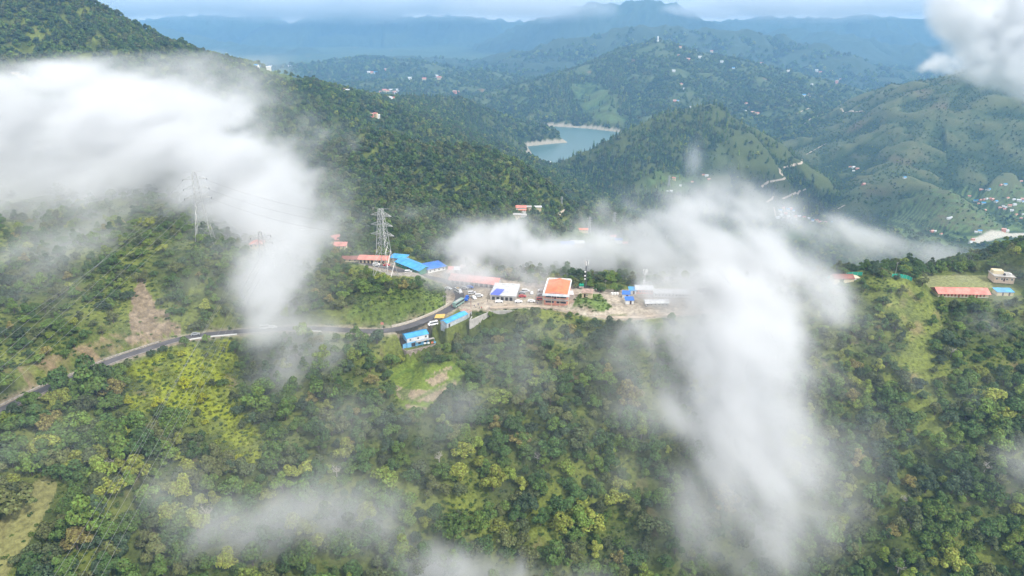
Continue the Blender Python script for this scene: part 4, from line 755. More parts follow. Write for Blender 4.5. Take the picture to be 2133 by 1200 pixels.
for q in V_: car(q[0], q[1], q[2], q[3], q[4], q[5], q[6] if len(q) > 6 else -150.)
t = empty('roof_load', PZ(955, 609, -150) + np.array((-.4, .5, 2.5)), math.radians(-55)); tag(t, 'yellow bundle tied on the roof of the white minibus', 'luggage'); MB().box(-.9, -.6, 0, .9, .6, .35).box(-.5, -.5, .36, .6, .45, .6).build('bundle', M_YEL, t)
car('van', 'white', 902, 677, 205, 'white van parked beside the yellow canopy', -151.7, 'vehicles on the road')
car('suv', 'white', 851, 568, 10, 'white jeep in front of the long blue roofed shed', -149, 'vehicles of the upper lot'); car('suv', 'white', 784, 553, 15, 'white jeep in front of the red roofed shop row', -149, 'vehicles of the upper lot'); car('car', 'red', 806, 554, 5, 'small orange red car under the pylon before the shop row', -149, 'vehicles of the upper lot')
for u, k, cl, lab in ((556, 'van', 'white', 'white van driving on the road through the fog'), (566, 'car', 'white', 'white car just behind the van on the foggy road'), (405, 'car', 'silver', 'small silver grey car on the left road bend')):
    i = ridx(u); t = ROAD[i + 1] - ROAD[i]; n_ = np.array((-t[1], t[0], 0)) / np.linalg.norm(t[:2]); car(k, cl, 0, 0, math.degrees(math.atan2(t[1], t[0])), lab, base=ROAD[i] + n_ * 1.2 + (0, 0, .14), group='vehicles on the road')
i = ridx(177); t = ROAD[i + 1] - ROAD[i]; e = empty('blue_box', ROAD[i] + np.array((t[1], -t[0], 0)) / np.linalg.norm(t[:2]) * 1.6 + (0, 0, .14), .45); tag(e, 'bright blue box standing on the outer edge of the left road', 'box'); MB().box(-1.2, -.6, 0, 1.2, .6, 1.0).build('case', M_BLUED, e); MB().box(-1.25, -.65, 1.01, 1.25, .65, 1.1).build('lid', M_BLUED, e)
# ---------------------------------------------------------------- people
def person_mesh(shirt):
    me = bpy.data.meshes.new('b'); V = [(0, 0, .92), (0, 0, 1.12), (0, 0, 1.38), (0, 0, 1.5), (0, .02, 1.62), (0, .02, 1.7), (.1, 0, .88), (.11, .02, .5), (.11, 0, .08), (.11, .12, .04), (-.1, 0, .88), (-.12, -.05, .5), (-.13, -.1, .08), (-.13, .03, .04), (.19, 0, 1.38), (.25, .0, 1.1), (.26, .08, .86), (.26, .1, .76), (-.19, 0, 1.38), (-.25, 0, 1.1), (-.26, .08, .86), (-.26, .1, .76)]
    E = [(0, 1), (1, 2), (2, 3), (3, 4), (4, 5), (0, 6), (6, 7), (7, 8), (8, 9), (0, 10), (10, 11), (11, 12), (12, 13), (2, 14), (14, 15), (15, 16), (16, 17), (2, 18), (18, 19), (19, 20), (20, 21)]
    R = [.15, .14, .16, .06, .1, .08, .09, .065, .045, .04, .09, .065, .045, .04, .07, .05, .035, .04, .07, .05, .035, .04]
    me.from_pydata(V, E, []); o = bpy.data.objects.new('b', me); COL.objects.link(o); m = o.modifiers.new('s', 'SKIN'); sv = me.skin_vertices[0].data
    for i, r in enumerate(R): sv[i].radius = (r, r * .8); sv[i].use_root = i == 0
    o.modifiers.new('u', 'SUBSURF').levels = 1; dg = C.evaluated_depsgraph_get(); r = bpy.data.meshes.new_from_object(o.evaluated_get(dg)); bpy.data.objects.remove(o)
    sk = mat('skin', (.35, .2, .13), .7); tr = mat('trousers', (.05, .06, .09), .9); hr = mat('hair', (.02, .015, .012), .9); r.materials.clear()
    for q in (shirt, sk, tr, hr): r.materials.append(q)
    for p in r.polygons: c = p.center; p.material_index = 3 if c.z > 1.68 or (c.z > 1.56 and c.y < -.01) else 1 if (c.z > 1.47 or abs(c.x) > .2 and c.z < .95) else 2 if c.z < .95 else 0; p.use_smooth = True
    return r
SH = {k: person_mesh(mat(k + '_shirt', c, .9)) for k, c in {'red': (.5, .06, .05), 'dark blue': (.04, .06, .2), 'white': (.7, .7, .7), 'grey': (.2, .2, .2)}.items()}
for k, (u, v, s, a, lab) in enumerate([(988, 640, 'dark blue', 20, 'left of the group at the plaza edge'), (991, 642.5, 'grey', 90, 'second from the left in the group at the plaza edge'), (996, 637, 'dark blue', 200, 'standing behind the group at the plaza edge'), (998.5, 644, 'grey', 300, 'fourth of the group at the plaza edge'), (1003, 644.5, 'red', 0, 'right end of the group at the plaza edge'),
    (975, 630, 'dark blue', 120, 'beside the blue pickup'), (1016, 629, 'grey', 45, 'alone in the middle of the plaza'), (918, 678, 'red', 10, 'beside the roadside shed'), (914, 676, 'dark blue', 100, 'between the white van and the shed'), (1096, 634, 'grey', 60, 'left of the white saloon near the salmon hall'), (1119, 634.5, 'dark blue', 160, 'in front of the red car at the salmon hall'), (942, 641, 'red', 80, 'at the wall left of the bus'), (1346, 640, 'white', 0, 'on the track in the fog')]):
    e = bpy.data.objects.new('person', SH[s]); COL.objects.link(e); e.location = PZ(u, v, -150 if v < 660 else -152); e.rotation_euler = (0, 0, math.radians(a)); tag(e, f'person in a {s} top {lab}', 'person', 'people of the village')
# ---------------------------------------------------------------- foliage
def leaf_mat(name, lo=.55, hi=1.5):
    m = bpy.data.materials.new(name); m.use_nodes = True; nt = m.node_tree; N = nt.nodes; L = nt.links.new; b = N['Principled BSDF']
    a = N.new('ShaderNodeAttribute'); a.attribute_type = 'INSTANCER'; a.attribute_name = 'tint'
    g = N.new('ShaderNodeNewGeometry'); mr = N.new('ShaderNodeMapRange'); mr.inputs['To Min'].default_value = lo; mr.inputs['To Max'].default_value = hi; L(g.outputs['Random Per Island'], mr.inputs[0])
    s = N.new('ShaderNodeVectorMath'); s.operation = 'SCALE'; L(a.outputs['Color'], s.inputs[0]); L(mr.outputs[0], s.inputs['Scale'])
    h = N.new('ShaderNodeHueSaturation'); h.inputs['Saturation'].default_value = 1; L(s.outputs[0], h.inputs['Color'])
    hr = N.new('ShaderNodeMapRange'); hr.inputs['To Min'].default_value = .475; hr.inputs['To Max'].default_value = .52; L(g.outputs['Random Per Island'], hr.inputs[0]); L(hr.outputs[0], h.inputs['Hue'])
    L(h.outputs[0], b.inputs['Base Color']); tr = N.new('ShaderNodeBsdfTranslucent'); L(h.outputs[0], tr.inputs[0]); mx_ = N.new('ShaderNodeMixShader'); mx_.inputs[0].default_value = .3; L(b.outputs[0], mx_.inputs[1]); L(tr.outputs[0], mx_.inputs[2]); L(mx_.outputs[0], N['Material Output'].inputs[0]); b.inputs['Roughness'].default_value = .62; b.inputs['Specular IOR Level'].default_value = .25; return m
leaf_m = leaf_mat('leaves'); bark_m = mat('bark', (.13, .10, .075), .9, noise=.4, nscale=4); pale_bark = mat('pale_bark', (.42, .38, .33), .9, noise=.3, nscale=3)
def leaf_cloud(rs, lobes, n, size, up=.35, mini=0):
    V = []; W = np.array([l[3]**2 for l in lobes]); W = W / W.sum(); k = rs.choice(len(lobes), n, p=W); L_ = np.array(lobes)[k]
    d = rs.normal(size=(n, 3)); d[:, 2] = np.abs(d[:, 2]) * 1.0 - .25; d /= np.linalg.norm(d, axis=1)[:, None]
    p = L_[:, :3] + d * L_[:, 3:4] * (rs.uniform(.72, 1.06, n)**.6)[:, None] * (1, 1, .8)
    nn = d + rs.normal(size=(n, 3)) * .45 + (0, 0, up); nn /= np.linalg.norm(nn, axis=1)[:, None]
    a = np.cross(nn, rs.normal(size=(n, 3))); a /= np.linalg.norm(a, axis=1)[:, None]; b = np.cross(nn, a); s = size * rs.uniform(.6, 1.35, n)[:, None]; r = rs.uniform(.5, .9, n)[:, None]
    V = np.stack([p - a * s, p - b * s * r, p + a * s, p + b * s * r + nn * s * .2], 1).reshape(-1, 3)
    F = np.arange(4 * n).reshape(n, 4); return V, F
def crown_mesh(name, seed, n, size, wide=1., nl=13, tall=.8):
    rs = np.random.RandomState(seed); lobes = []
    for i in range(nl):
        t = i / nl * 6.28 * 2.4 + rs.rand(); r = rs.uniform(.22, .86) * wide * (1 if i > 2 else .3); z = rs.uniform(-.3, .6) * tall * (1.15 - .6 * (r / wide)) + .3 * (i < 3)
        lobes.append((r * math.cos(t), r * math.sin(t), .75 + z, rs.uniform(.2, .44)))
    V, F = leaf_cloud(rs, lobes, n, size); V[:, 2] -= 0
    return V, F
def np_mesh(name, V, F, mats, mi=None):
    me = bpy.data.meshes.new(name); me.vertices.add(len(V)); me.vertices.foreach_set('co', np.asarray(V, np.float32).ravel()); F = np.asarray(F, np.int32)
    me.loops.add(F.size); me.loops.foreach_set('vertex_index', F.ravel()); me.polygons.add(len(F)); me.polygons.foreach_set('loop_start', (np.arange(len(F)) * F.shape[1]).astype(np.int32)); me.update(calc_edges=True)
    for m in mats: me.materials.append(m)
    if mi is not None: me.polygons.foreach_set('material_index', np.asarray(mi, np.int32))
    return me
def trunk_mb(seed, h=.75, r=.075, spread=.5, limbs=5, bare=False):
    rs = np.random.RandomState(seed); mb = MB(); top = np.array((rs.uniform(-.08, .08), rs.uniform(-.08, .08), h)); mb.tube((0, 0, -.25), top * .55, r, r * .75, 7); mb.tube(top * .55, top, r * .75, r * .4, 6)
    for i in range(limbs):
        t = i * 6.28 / limbs + rs.rand(); p = top * rs.uniform(.45, .9); q = p + np.array((math.cos(t) * spread * rs.uniform(.5, 1), math.sin(t) * spread * rs.uniform(.5, 1), rs.uniform(.2, .5))); mb.tube(p, q, r * .45, r * .18, 5)
        if bare:
            for k in range(4):
                s = p + (q - p) * rs.uniform(.4, 1); e = s + np.array((rs.uniform(-.3, .3), rs.uniform(-.3, .3), rs.uniform(.05, .35))); mb.tube(s, e, r * .2, r * .07, 4)
                for j in range(2): f = s + (e - s) * rs.uniform(.5, 1); mb.tube(f, f + rs.uniform(-.18, .18, 3), r * .1, r * .04, 3)
    return mb
NV = 7
CROWN, TRUNK, HI = [], [], []
for i in range(NV):
    V, F = crown_mesh('c', 100 + i, 1500, .085, wide=[1, 1.1, .85, 1, .75, 1.15, .95][i], nl=[13, 15, 10, 16, 8, 17, 12][i], tall=[.8, .7, 1.1, .9, 1.4, .6, 1.][i])
    CROWN.append(np_mesh('crown_leaves', V, F, [leaf_m])); t = trunk_mb(200 + i); TRUNK.append(t.mesh('trunk_wood', bark_m, fix=False))
    # combined mesh for the mass forest
    me = bpy.data.meshes.new('forest_tree'); tv = np.array(t.v); me.from_pydata(V.tolist() + tv.tolist(), [], F.tolist() + [tuple(len(V) + k for k in f) for f in t.f]); me.materials.append(leaf_m); me.materials.append(bark_m)
    me.polygons.foreach_set('material_index', [0] * len(F) + [1] * len(t.f)); HI.append(bpy.data.objects.new('forest_tree_source', me))
LO = []
for i in range(4):
    V, F = crown_mesh('c', 300 + i, 230, .2, wide=[1, 1.1, .9, 1][i], nl=9, tall=[.8, .7, 1.1, 1][i]); LO.append(bpy.data.objects.new('far_tree_source', np_mesh('far_tree', V, F, [leaf_m])))
PINE = []
for i in range(2):
    rs = np.random.RandomState(400 + i); lobes = [(rs.uniform(-.08, .08), rs.uniform(-.08, .08), .3 + 2.1 * k / 7, .48 * (1 - k / 8.5)) for k in range(8)]
    V, F = leaf_cloud(rs, lobes, 240, .15); PINE.append(bpy.data.objects.new('pine_source', np_mesh('pine', V, F, [leaf_m])))
BUSH = []
for i in range(3):
    rs = np.random.RandomState(500 + i); lobes = [(rs.uniform(-.6, .6), rs.uniform(-.6, .6), rs.uniform(0, .35), rs.uniform(.3, .5)) for k in range(6)]
    V, F = leaf_cloud(rs, lobes, 110, .17); BUSH.append(bpy.data.objects.new('bush_source', np_mesh('bush', V, F, [leaf_m])))
def scatter(name, pts, rot, scl, tint, kind, sets):
    me = bpy.data.meshes.new(name); n = len(pts); me.vertices.add(n); me.vertices.foreach_set('co', np.asarray(pts, np.float32).ravel())
    def at(nm, ty, k, d): me.attributes.new(nm, ty, 'POINT').data.foreach_set(k, np.asarray(d).ravel())
    at('rot', 'FLOAT', 'value', rot.astype(np.float32)); at('scl', 'FLOAT_VECTOR', 'vector', scl.astype(np.float32)); at('kd', 'INT', 'value', kind.astype(np.int32))
    c = np.ones((n, 4), np.float32); c[:, :3] = tint; at('tint', 'FLOAT_COLOR', 'color', c)
    o = bpy.data.objects.new(name, me); COL.objects.link(o)
    ng = bpy.data.node_groups.new(name + '_nodes', 'GeometryNodeTree'); ng.interface.new_socket('Geometry', in_out='INPUT', socket_type='NodeSocketGeometry'); ng.interface.new_socket('Geometry', in_out='OUTPUT', socket_type='NodeSocketGeometry')
    N = ng.nodes.new; L = ng.links.new; gi = N('NodeGroupInput'); go = N('NodeGroupOutput'); jo = N('GeometryNodeJoinGeometry')
    def na(nm, ty): a = N('GeometryNodeInputNamedAttribute'); a.data_type = ty; a.inputs[0].default_value = nm; return a.outputs[0]
    r = N('ShaderNodeCombineXYZ'); L(na('rot', 'FLOAT'), r.inputs[2]); sc = na('scl', 'FLOAT_VECTOR'); kd = na('kd', 'INT')
    m2p = N('GeometryNodeMeshToPoints'); L(gi.outputs[0], m2p.inputs[0])
    for k, objs in enumerate(sets):
        for v, ob in enumerate(objs):
            oi = N('GeometryNodeObjectInfo'); oi.inputs[0].default_value = ob; oi.transform_space = 'ORIGINAL'
            ip = N('GeometryNodeInstanceOnPoints'); L(m2p.outputs[0], ip.inputs['Points']); L(oi.outputs['Geometry'], ip.inputs['Instance'])
            cm = N('FunctionNodeCompare'); cm.data_type = 'INT'; cm.operation = 'EQUAL'; L(kd, cm.inputs['A']); cm.inputs['B'].default_value = k * 10 + v
            ii = [s for s in cm.inputs if s.type == 'INT']; L(kd, ii[0]); ii[1].default_value = k * 10 + v
            L(cm.outputs[0], ip.inputs['Selection']); L(r.outputs[0], ip.inputs['Rotation']); L(sc, ip.inputs['Scale']); L(ip.outputs[0], jo.inputs[0])
    L(jo.outputs[0], go.inputs[0]); md = o.modifiers.new('scatter', 'NODES'); md.node_group = ng; o['kind'] = 'stuff'; return o
# ---- placement
def lookup(G, x, y):
    i = np.clip(np.round((x / y + AM) / (2 * AM) * (NA - 1)), 0, NA - 1).astype(int); j = np.clip(np.round((np.log(y) - gl[0]) / (gl[-1] - gl[0]) * (NR - 1)), 0, NR - 1).astype(int); return G[j, i]
def jgrid(y0, y1, s, rs):
    ny = int((y1 - y0) / s); xm = min(1.16 * y1, 1e9); nx = int(2 * xm / s); X_, Y_ = np.meshgrid(np.arange(nx), np.arange(ny)); X_ = X_ + .5 * (Y_ % 2)
    x = -xm + (X_ + rs.uniform(-.42, .42, X_.shape)) * s; y = y0 + (Y_ + .5 + rs.uniform(-.42, .42, X_.shape)) * s; x, y = x.ravel(), y.ravel(); m = np.abs(x / y) < 1.12; return x[m], y[m]
def clear_of(x, y, extra=0):
    ok = np.ones(x.shape, bool)
    for fx, fy, fr in FOOT: ok &= (x - fx)**2 + (y - fy)**2 > (fr + extra)**2
    return ok
OPEN = [[(1920, 566), (1940, 626), (1960, 626), (2055, 626), (2130, 622), (2140, 580), (2070, 560), (2000, 562)], PLAZA,
        [(742, 536), (748, 556), (810, 580), (880, 584), (940, 594), (940, 556), (885, 540), (812, 528)], [(826, 722), (852, 748), (908, 730), (905, 688), (835, 692)],
        [(1250, 600), (1250, 655), (1350, 662), (1450, 655), (1450, 598)], [(905, 655), (920, 690), (985, 670), (985, 640)]]
def tree_density(x, y, z, u, v, cov):
    n = fbm(x / 30, y / 30, 3, 71); nb = fbm(x / 90, y / 90, 3, 72); d = np.full(x.shape, .92)
    nz = y < 480
    d = np.where(nz, .76 + .6 * n + .4 * nb, d); d = np.where(nz & (u > 1600), d + .22, d); d = np.where(nz & (v > 850), d + .1, d)
    d = np.where(cov == 3, sstep(-.1, .5, fbm(x / 50, y / 140, 3, 73)) * .85 + .45, d); d = np.where(cov == 4, sstep(-.5, .2, fbm(x / 150, y / 150, 4, 74)) * .9 + .15, d)
    d = np.where(cov == 2, np.where(u > 1520, .55, 1.0), d); d = np.where(cov == 5, .35, d)
    gg = lookup(GUL, x, y); d = np.where((cov >= 2) & (y > 1300), d + .35 * gg, d)
    for pl, k, far in ((SCAR, .03, 0), (SCARB, .12, 0), (TERR, .0, 0), (RIDGEG, .16, 0), (STRIP, .04, 0), (HEDGE, .35, 0), (YELLOW, .4, 0)): d = np.where(inpoly(u, v, pl) & nz, k, d)
    d = np.where(inpoly(u, v, [(900, 725), (960, 690), (1050, 665), (1150, 655), (1300, 675), (1300, 800), (1000, 800), (960, 760)]) & nz, 1.0, d)
    for pl in OPEN: d = np.where(inpoly(u, v, pl) & nz, 0, d)
    d = np.where(inpoly(u, v, [(1120, 640), (1250, 652), (1275, 640), (1250, 612), (1205, 612), (1190, 640)]) & nz, 0.05, d)
    d = np.where(inpoly(u, v, MEADOW) & (y < 1300), .06, d)
    for pl in (FLD1, FLD2, FLD3): d = np.where(inpoly(u, v, pl) & (y > 1000), .1, d)
    d = np.where(inpoly(u, v, LV), .25, d)
    d = np.where(inpoly(u, v, [(1900, 400), (2300, 380), (2300, 520), (1900, 520), (1850, 450)]) & (y > 1200), .3, d)
    d = np.where((v < 540) & (v > 250) & (y < 900) & (u < 400), np.minimum(d, .45), d)
    R1 = [(512, 686), (800, 690), (800, 770), (512, 770)]; d = np.where(inpoly(u, v, R1) & nz, 1.0, d); d = np.where((lookup(rd1, x, y) < np.where(inpoly(u, v, R1), 4.3, 6.0)) | (lookup(rd2, x, y) < 5), 0, d); d = np.where(lookup(SHORE, x, y) | ((z < ZL + 2) & (y > 1950) & (y < 3300) & inpoly(x, y, LAKE)), 0, d)
    rv, _ = segdist(x, y, RIVP); d = np.where((rv < 20) & (y > 1200), 0, d)
    return d
R1_ = [(512, 686), (800, 690), (800, 770), (512, 770)]
PAL = np.array([(.040, .078, .020), (.055, .098, .020), (.075, .125, .022), (.105, .155, .024), (.050, .070, .026), (.074, .094, .030), (.130, .165, .028), (.036, .062, .028), (.18, .215, .010), (.12, .12, .035)])
PNAME = ['deep green', 'mid green', 'fresh green', 'bright green', 'dull grey green', 'olive brown', 'pale yellow green', 'dark bluish green', 'vivid yellow', 'straw coloured']
rs = np.random.RandomState(11); T = {k: [] for k in 'x y z r c k rot'.split()}
BANDS = [(130, 480, 5.7), (480, 800, 7.0), (800, 1400, 8.5), (1400, 2500, 9.5), (2500, 4200, 15), (4200, 6200, 26)]
for bi, (y0, y1, s) in enumerate(BANDS):
    x, y = jgrid(y0, y1, s, rs); ok = lookup(VIS, x, y) & (np.abs(x / y) < 1.0); x, y = x[ok], y[ok]; z = hz(x, y); u, v = toUV(x, y, z + 3); cov = lookup(COVER, x, y)
    d = tree_density(x, y, z, u, v, cov); ok = (rs.rand(len(x)) < d) & clear_of(x, y, 2.0)
    x, y, z, u, v, cov = [q[ok] for q in (x, y, z, u, v, cov)]; n = len(x)
    r = s * rs.uniform(.38, .78, n); r = r * (1.08 if bi == 0 else 1.08); r = np.where(inpoly(u, v, YELLOW) & (y < 480), r * .55, r); r = np.where(inpoly(u, v, HEDGE) & (y < 480), r * .62, r); r = np.where((cov == 3), r * .45, r); r = np.where((cov == 4) & (y > 1400), r * .85, r)
    if bi == 0: r = np.where(inpoly(u, v, R1_), r * 1.25, r); r = r * np.where(v > 780, 1.1 + .25 * sstep(700, 0, u), .86); r = np.where((v > 800) & (rs.rand(n) < .2), r * 1.35, r)
    nb = fbm(x / 55, y / 55, 3, 81); q = rs.rand(n) + .35 * nb
    ci = np.select([q < .08, q < .33, q < .55, q < .67, q < .80, q < .88, q < .93], [7, 0, 1, 2, 4, 5, 3], 1)
    ci = np.where((q > .97), 6, ci); ci = np.where(inpoly(u, v, YELLOW) & (y < 480) & (rs.rand(n) < .62), 8, ci); ci = np.where(inpoly(u, v, HEDGE) & (y < 480) & (rs.rand(n) < .5), 3, ci)
    ci = np.where((y < 480) & (rs.rand(n) < .018), 9, ci); ci = np.where((y < 1300) & (y > 480) & (q > .86), 5, ci)
    hi = y < 560; k = np.where(hi, rs.randint(0, NV, n), 10 + rs.randint(0, 4, n)); k = np.where((cov == 2) & (rs.rand(n) < .75), 20 + rs.randint(0, 2, n), k)
    for a, b in zip('x y z r c k rot'.split(), (x, y, z, r, ci, k, rs.uniform(0, 6.28, n))): T[a].append(b)
T = {k: np.concatenate(v) for k, v in T.items()}
tu, tv = toUV(T['x'], T['y'], T['z'] + T['r'] * .8); size = T['r'] / T['y']
tint = PAL[T['c']] * 1.7 * np.array((1.14, 1, 1.05)) * rs.uniform(.8, 1.2, (len(tu), 1)); rdx = T['y'] > 480; tint[rdx] *= .92
infr = (tu > 12) & (tu < 2121) & (tv > 330) & (tv < 1188) & (T['y'] < 480)
# thick cloud hides some; prefer the ones that can be seen
foggy = inpoly(tu, tv, [(1280, 440), (1700, 440), (1720, 700), (1640, 900), (1660, 1100), (1500, 1100), (1500, 930), (1330, 850), (1330, 740), (1440, 700), (1300, 620)]) | (tv < 560) & (tu < 760)
score = np.where(infr & ~foggy, size, 0); top = np.argsort(-score)[:300]
mask = np.ones(len(tu), bool); mask[top] = False
def zs(n, r_): return r_.uniform(.85, 1.2, n)
zsc = zs(len(tu), rs)
o = scatter('forest', np.stack([T['x'], T['y'], T['z'] - .15 * T['r']], -1)[mask], T['rot'][mask], np.stack([T['r'], T['r'], T['r'] * zsc], -1)[mask], tint[mask], T['k'][mask], [HI, LO, PINE])
print('TREES', len(tu), (T['y'] < 480).sum())
# ---- the 300 trees that show largest, one object each
ROWN = [(0, 600, 'above the road'), (600, 700, 'beside the village'), (700, 790, 'below the road'), (790, 880, 'on upper slope'), (880, 960, 'at mid slope'), (960, 1040, 'on lower slope'), (1040, 1110, 'near slope foot'), (1110, 1201, 'along bottom edge')]
COLN = [(0, 180, 'far left'), (180, 360, 'under the road bend'), (360, 540, 'below yellow shrubs'), (540, 720, 'left of blue house'), (720, 900, 'under the blue house'), (900, 1080, 'under the roadside shed'), (1080, 1260, 'under the orange hall'), (1260, 1440, 'left of white plume'), (1440, 1620, 'inside white plume'), (1620, 1780, 'right of white plume'), (1780, 1950, 'under the grassy knoll'), (1950, 2140, 'under the red school')]
ORD = 'first second third fourth fifth sixth seventh eighth ninth tenth eleventh twelfth thirteenth fourteenth fifteenth'.split()
cells = {}
for i in top:
    a = next(n for l, h, n in ROWN if l <= tv[i] < h or h == 1201); b = next(n for l, h, n in COLN if l <= tu[i] < h or h == 2140); cells.setdefault((a, b), []).append(i)
for (a, b), L_ in cells.items():
    L_.sort(key=lambda i: tu[i]); byc = {}
    for i in L_: byc.setdefault(int(T['c'][i]), []).append(i)
    for c_, M in byc.items():
        for k, i in enumerate(M):
            nm = PNAME[c_]; sz = 'large' if T['r'][i] > 5 else ('broad' if T['r'][i] > 4 else 'small')
            lab = f'{sz} {nm} tree {a}, {b}' if len(M) == 1 else f'{ORD[min(k, 14)]} {nm} tree from the left, {a}, {b}'
            e = empty('broadleaf_tree', (T['x'][i], T['y'][i], T['z'][i] - .15 * T['r'][i]), T['rot'][i]); r_ = T['r'][i]; e.scale = (r_, r_, r_ * zsc[i])
            tag(e, lab, 'tree', 'separate trees of the forest slope')
            cr_ = bpy.data.objects.new('crown', CROWN[int(T['k'][i]) % 10]); COL.objects.link(cr_); cr_.parent = e; cr_['tint'] = [float(q) for q in tint[i]]
            tr_ = bpy.data.objects.new('trunk', TRUNK[int(T['k'][i]) % 10]); COL.objects.link(tr_); tr_.parent = e
# ---- undergrowth
x, y = jgrid(135, 470, 2.05, rs); ok = lookup(VIS, x, y) & (np.abs(x / y) < 1.0); x, y = x[ok], y[ok]; z = hz(x, y); u, v = toUV(x, y, z)
d = .62 + .7 * fbm(x / 14, y / 14, 3, 91)
for pl, k in ((SCAR, .05), (SCARB, .3), (TERR, .0), (RIDGEG, .4), (STRIP, .25), (YELLOW, 1.1), (HEDGE, 1.)): d = np.where(inpoly(u, v, pl), k, d)
for pl in OPEN: d = np.where(inpoly(u, v, pl), 0, d)
d = np.where(inpoly(u, v, [(1120, 640), (1250, 652), (1275, 640), (1250, 612), (1205, 612), (1190, 640)]), .8, d)
d = np.where((lookup(rd1, x, y) < 4.6) | (lookup(rd2, x, y) < 3.0), 0, d)
ok = (rs.rand(len(x)) < d) & clear_of(x, y, .5); x, y, z, u, v = [q[ok] for q in (x, y, z, u, v)]; n = len(x); r = rs.uniform(.6, 1.5, n) * np.where(inpoly(u, v, RIDGEG), .6, 1)
ci = np.where(rs.rand(n) + .5 * fbm(x / 25, y / 25, 3, 92) > .55, 3, 2); ci = np.where(rs.rand(n) < .25, 1, ci); ci = np.where(inpoly(u, v, YELLOW) & (rs.rand(n) < .6), 8, ci); ci = np.where(inpoly(u, v, RIDGEG) & (rs.rand(n) < .6), 6, ci)
scatter('undergrowth', np.stack([x, y, z - .1], -1), rs.uniform(0, 6.28, n), np.stack([r, r, r * rs.uniform(.6, 1.1, n)], -1), PAL[ci] * rs.uniform(.75, 1.2, (n, 1)), rs.randint(0, 3, n), [BUSH])
print('BUSH', n)
# ---- bare trees
BARE = trunk_mb(900, 1.0, .07, .75, 8, True).mesh('bare_wood', pale_bark, fix=False)
for u, v, s_, pl in [(702, 985, 4, 'beside the yellow shrubs'), (432, 1078, 5, 'low on the slope under the power lines'), (235, 975, 4.5, 'beneath the power lines'), (598, 1130, 3.5, 'among dark trees near the bottom left'), (1120, 955, 3.5, 'in the middle of the forest slope'), (1885, 1045, 4, 'among green trees at lower right'), (1870, 1185, 4.5, 'at the bottom right edge'), (2050, 975, 4, 'near the right edge'), (1980, 735, 4, 'on the slope below the school'), (915, 955, 3.5, 'right of the small terraces')]:
    h_ = hit(u, v + 8)
    if h_ is None: continue
    e = empty('bare_tree', h_, u % 6); e.scale = (s_, s_, s_ * 1.1); tag(e, f'leafless pale grey tree {pl}', 'tree', 'leafless trees on the forest slope'); q = bpy.data.objects.new('branches', BARE); COL.objects.link(q); q.parent = e
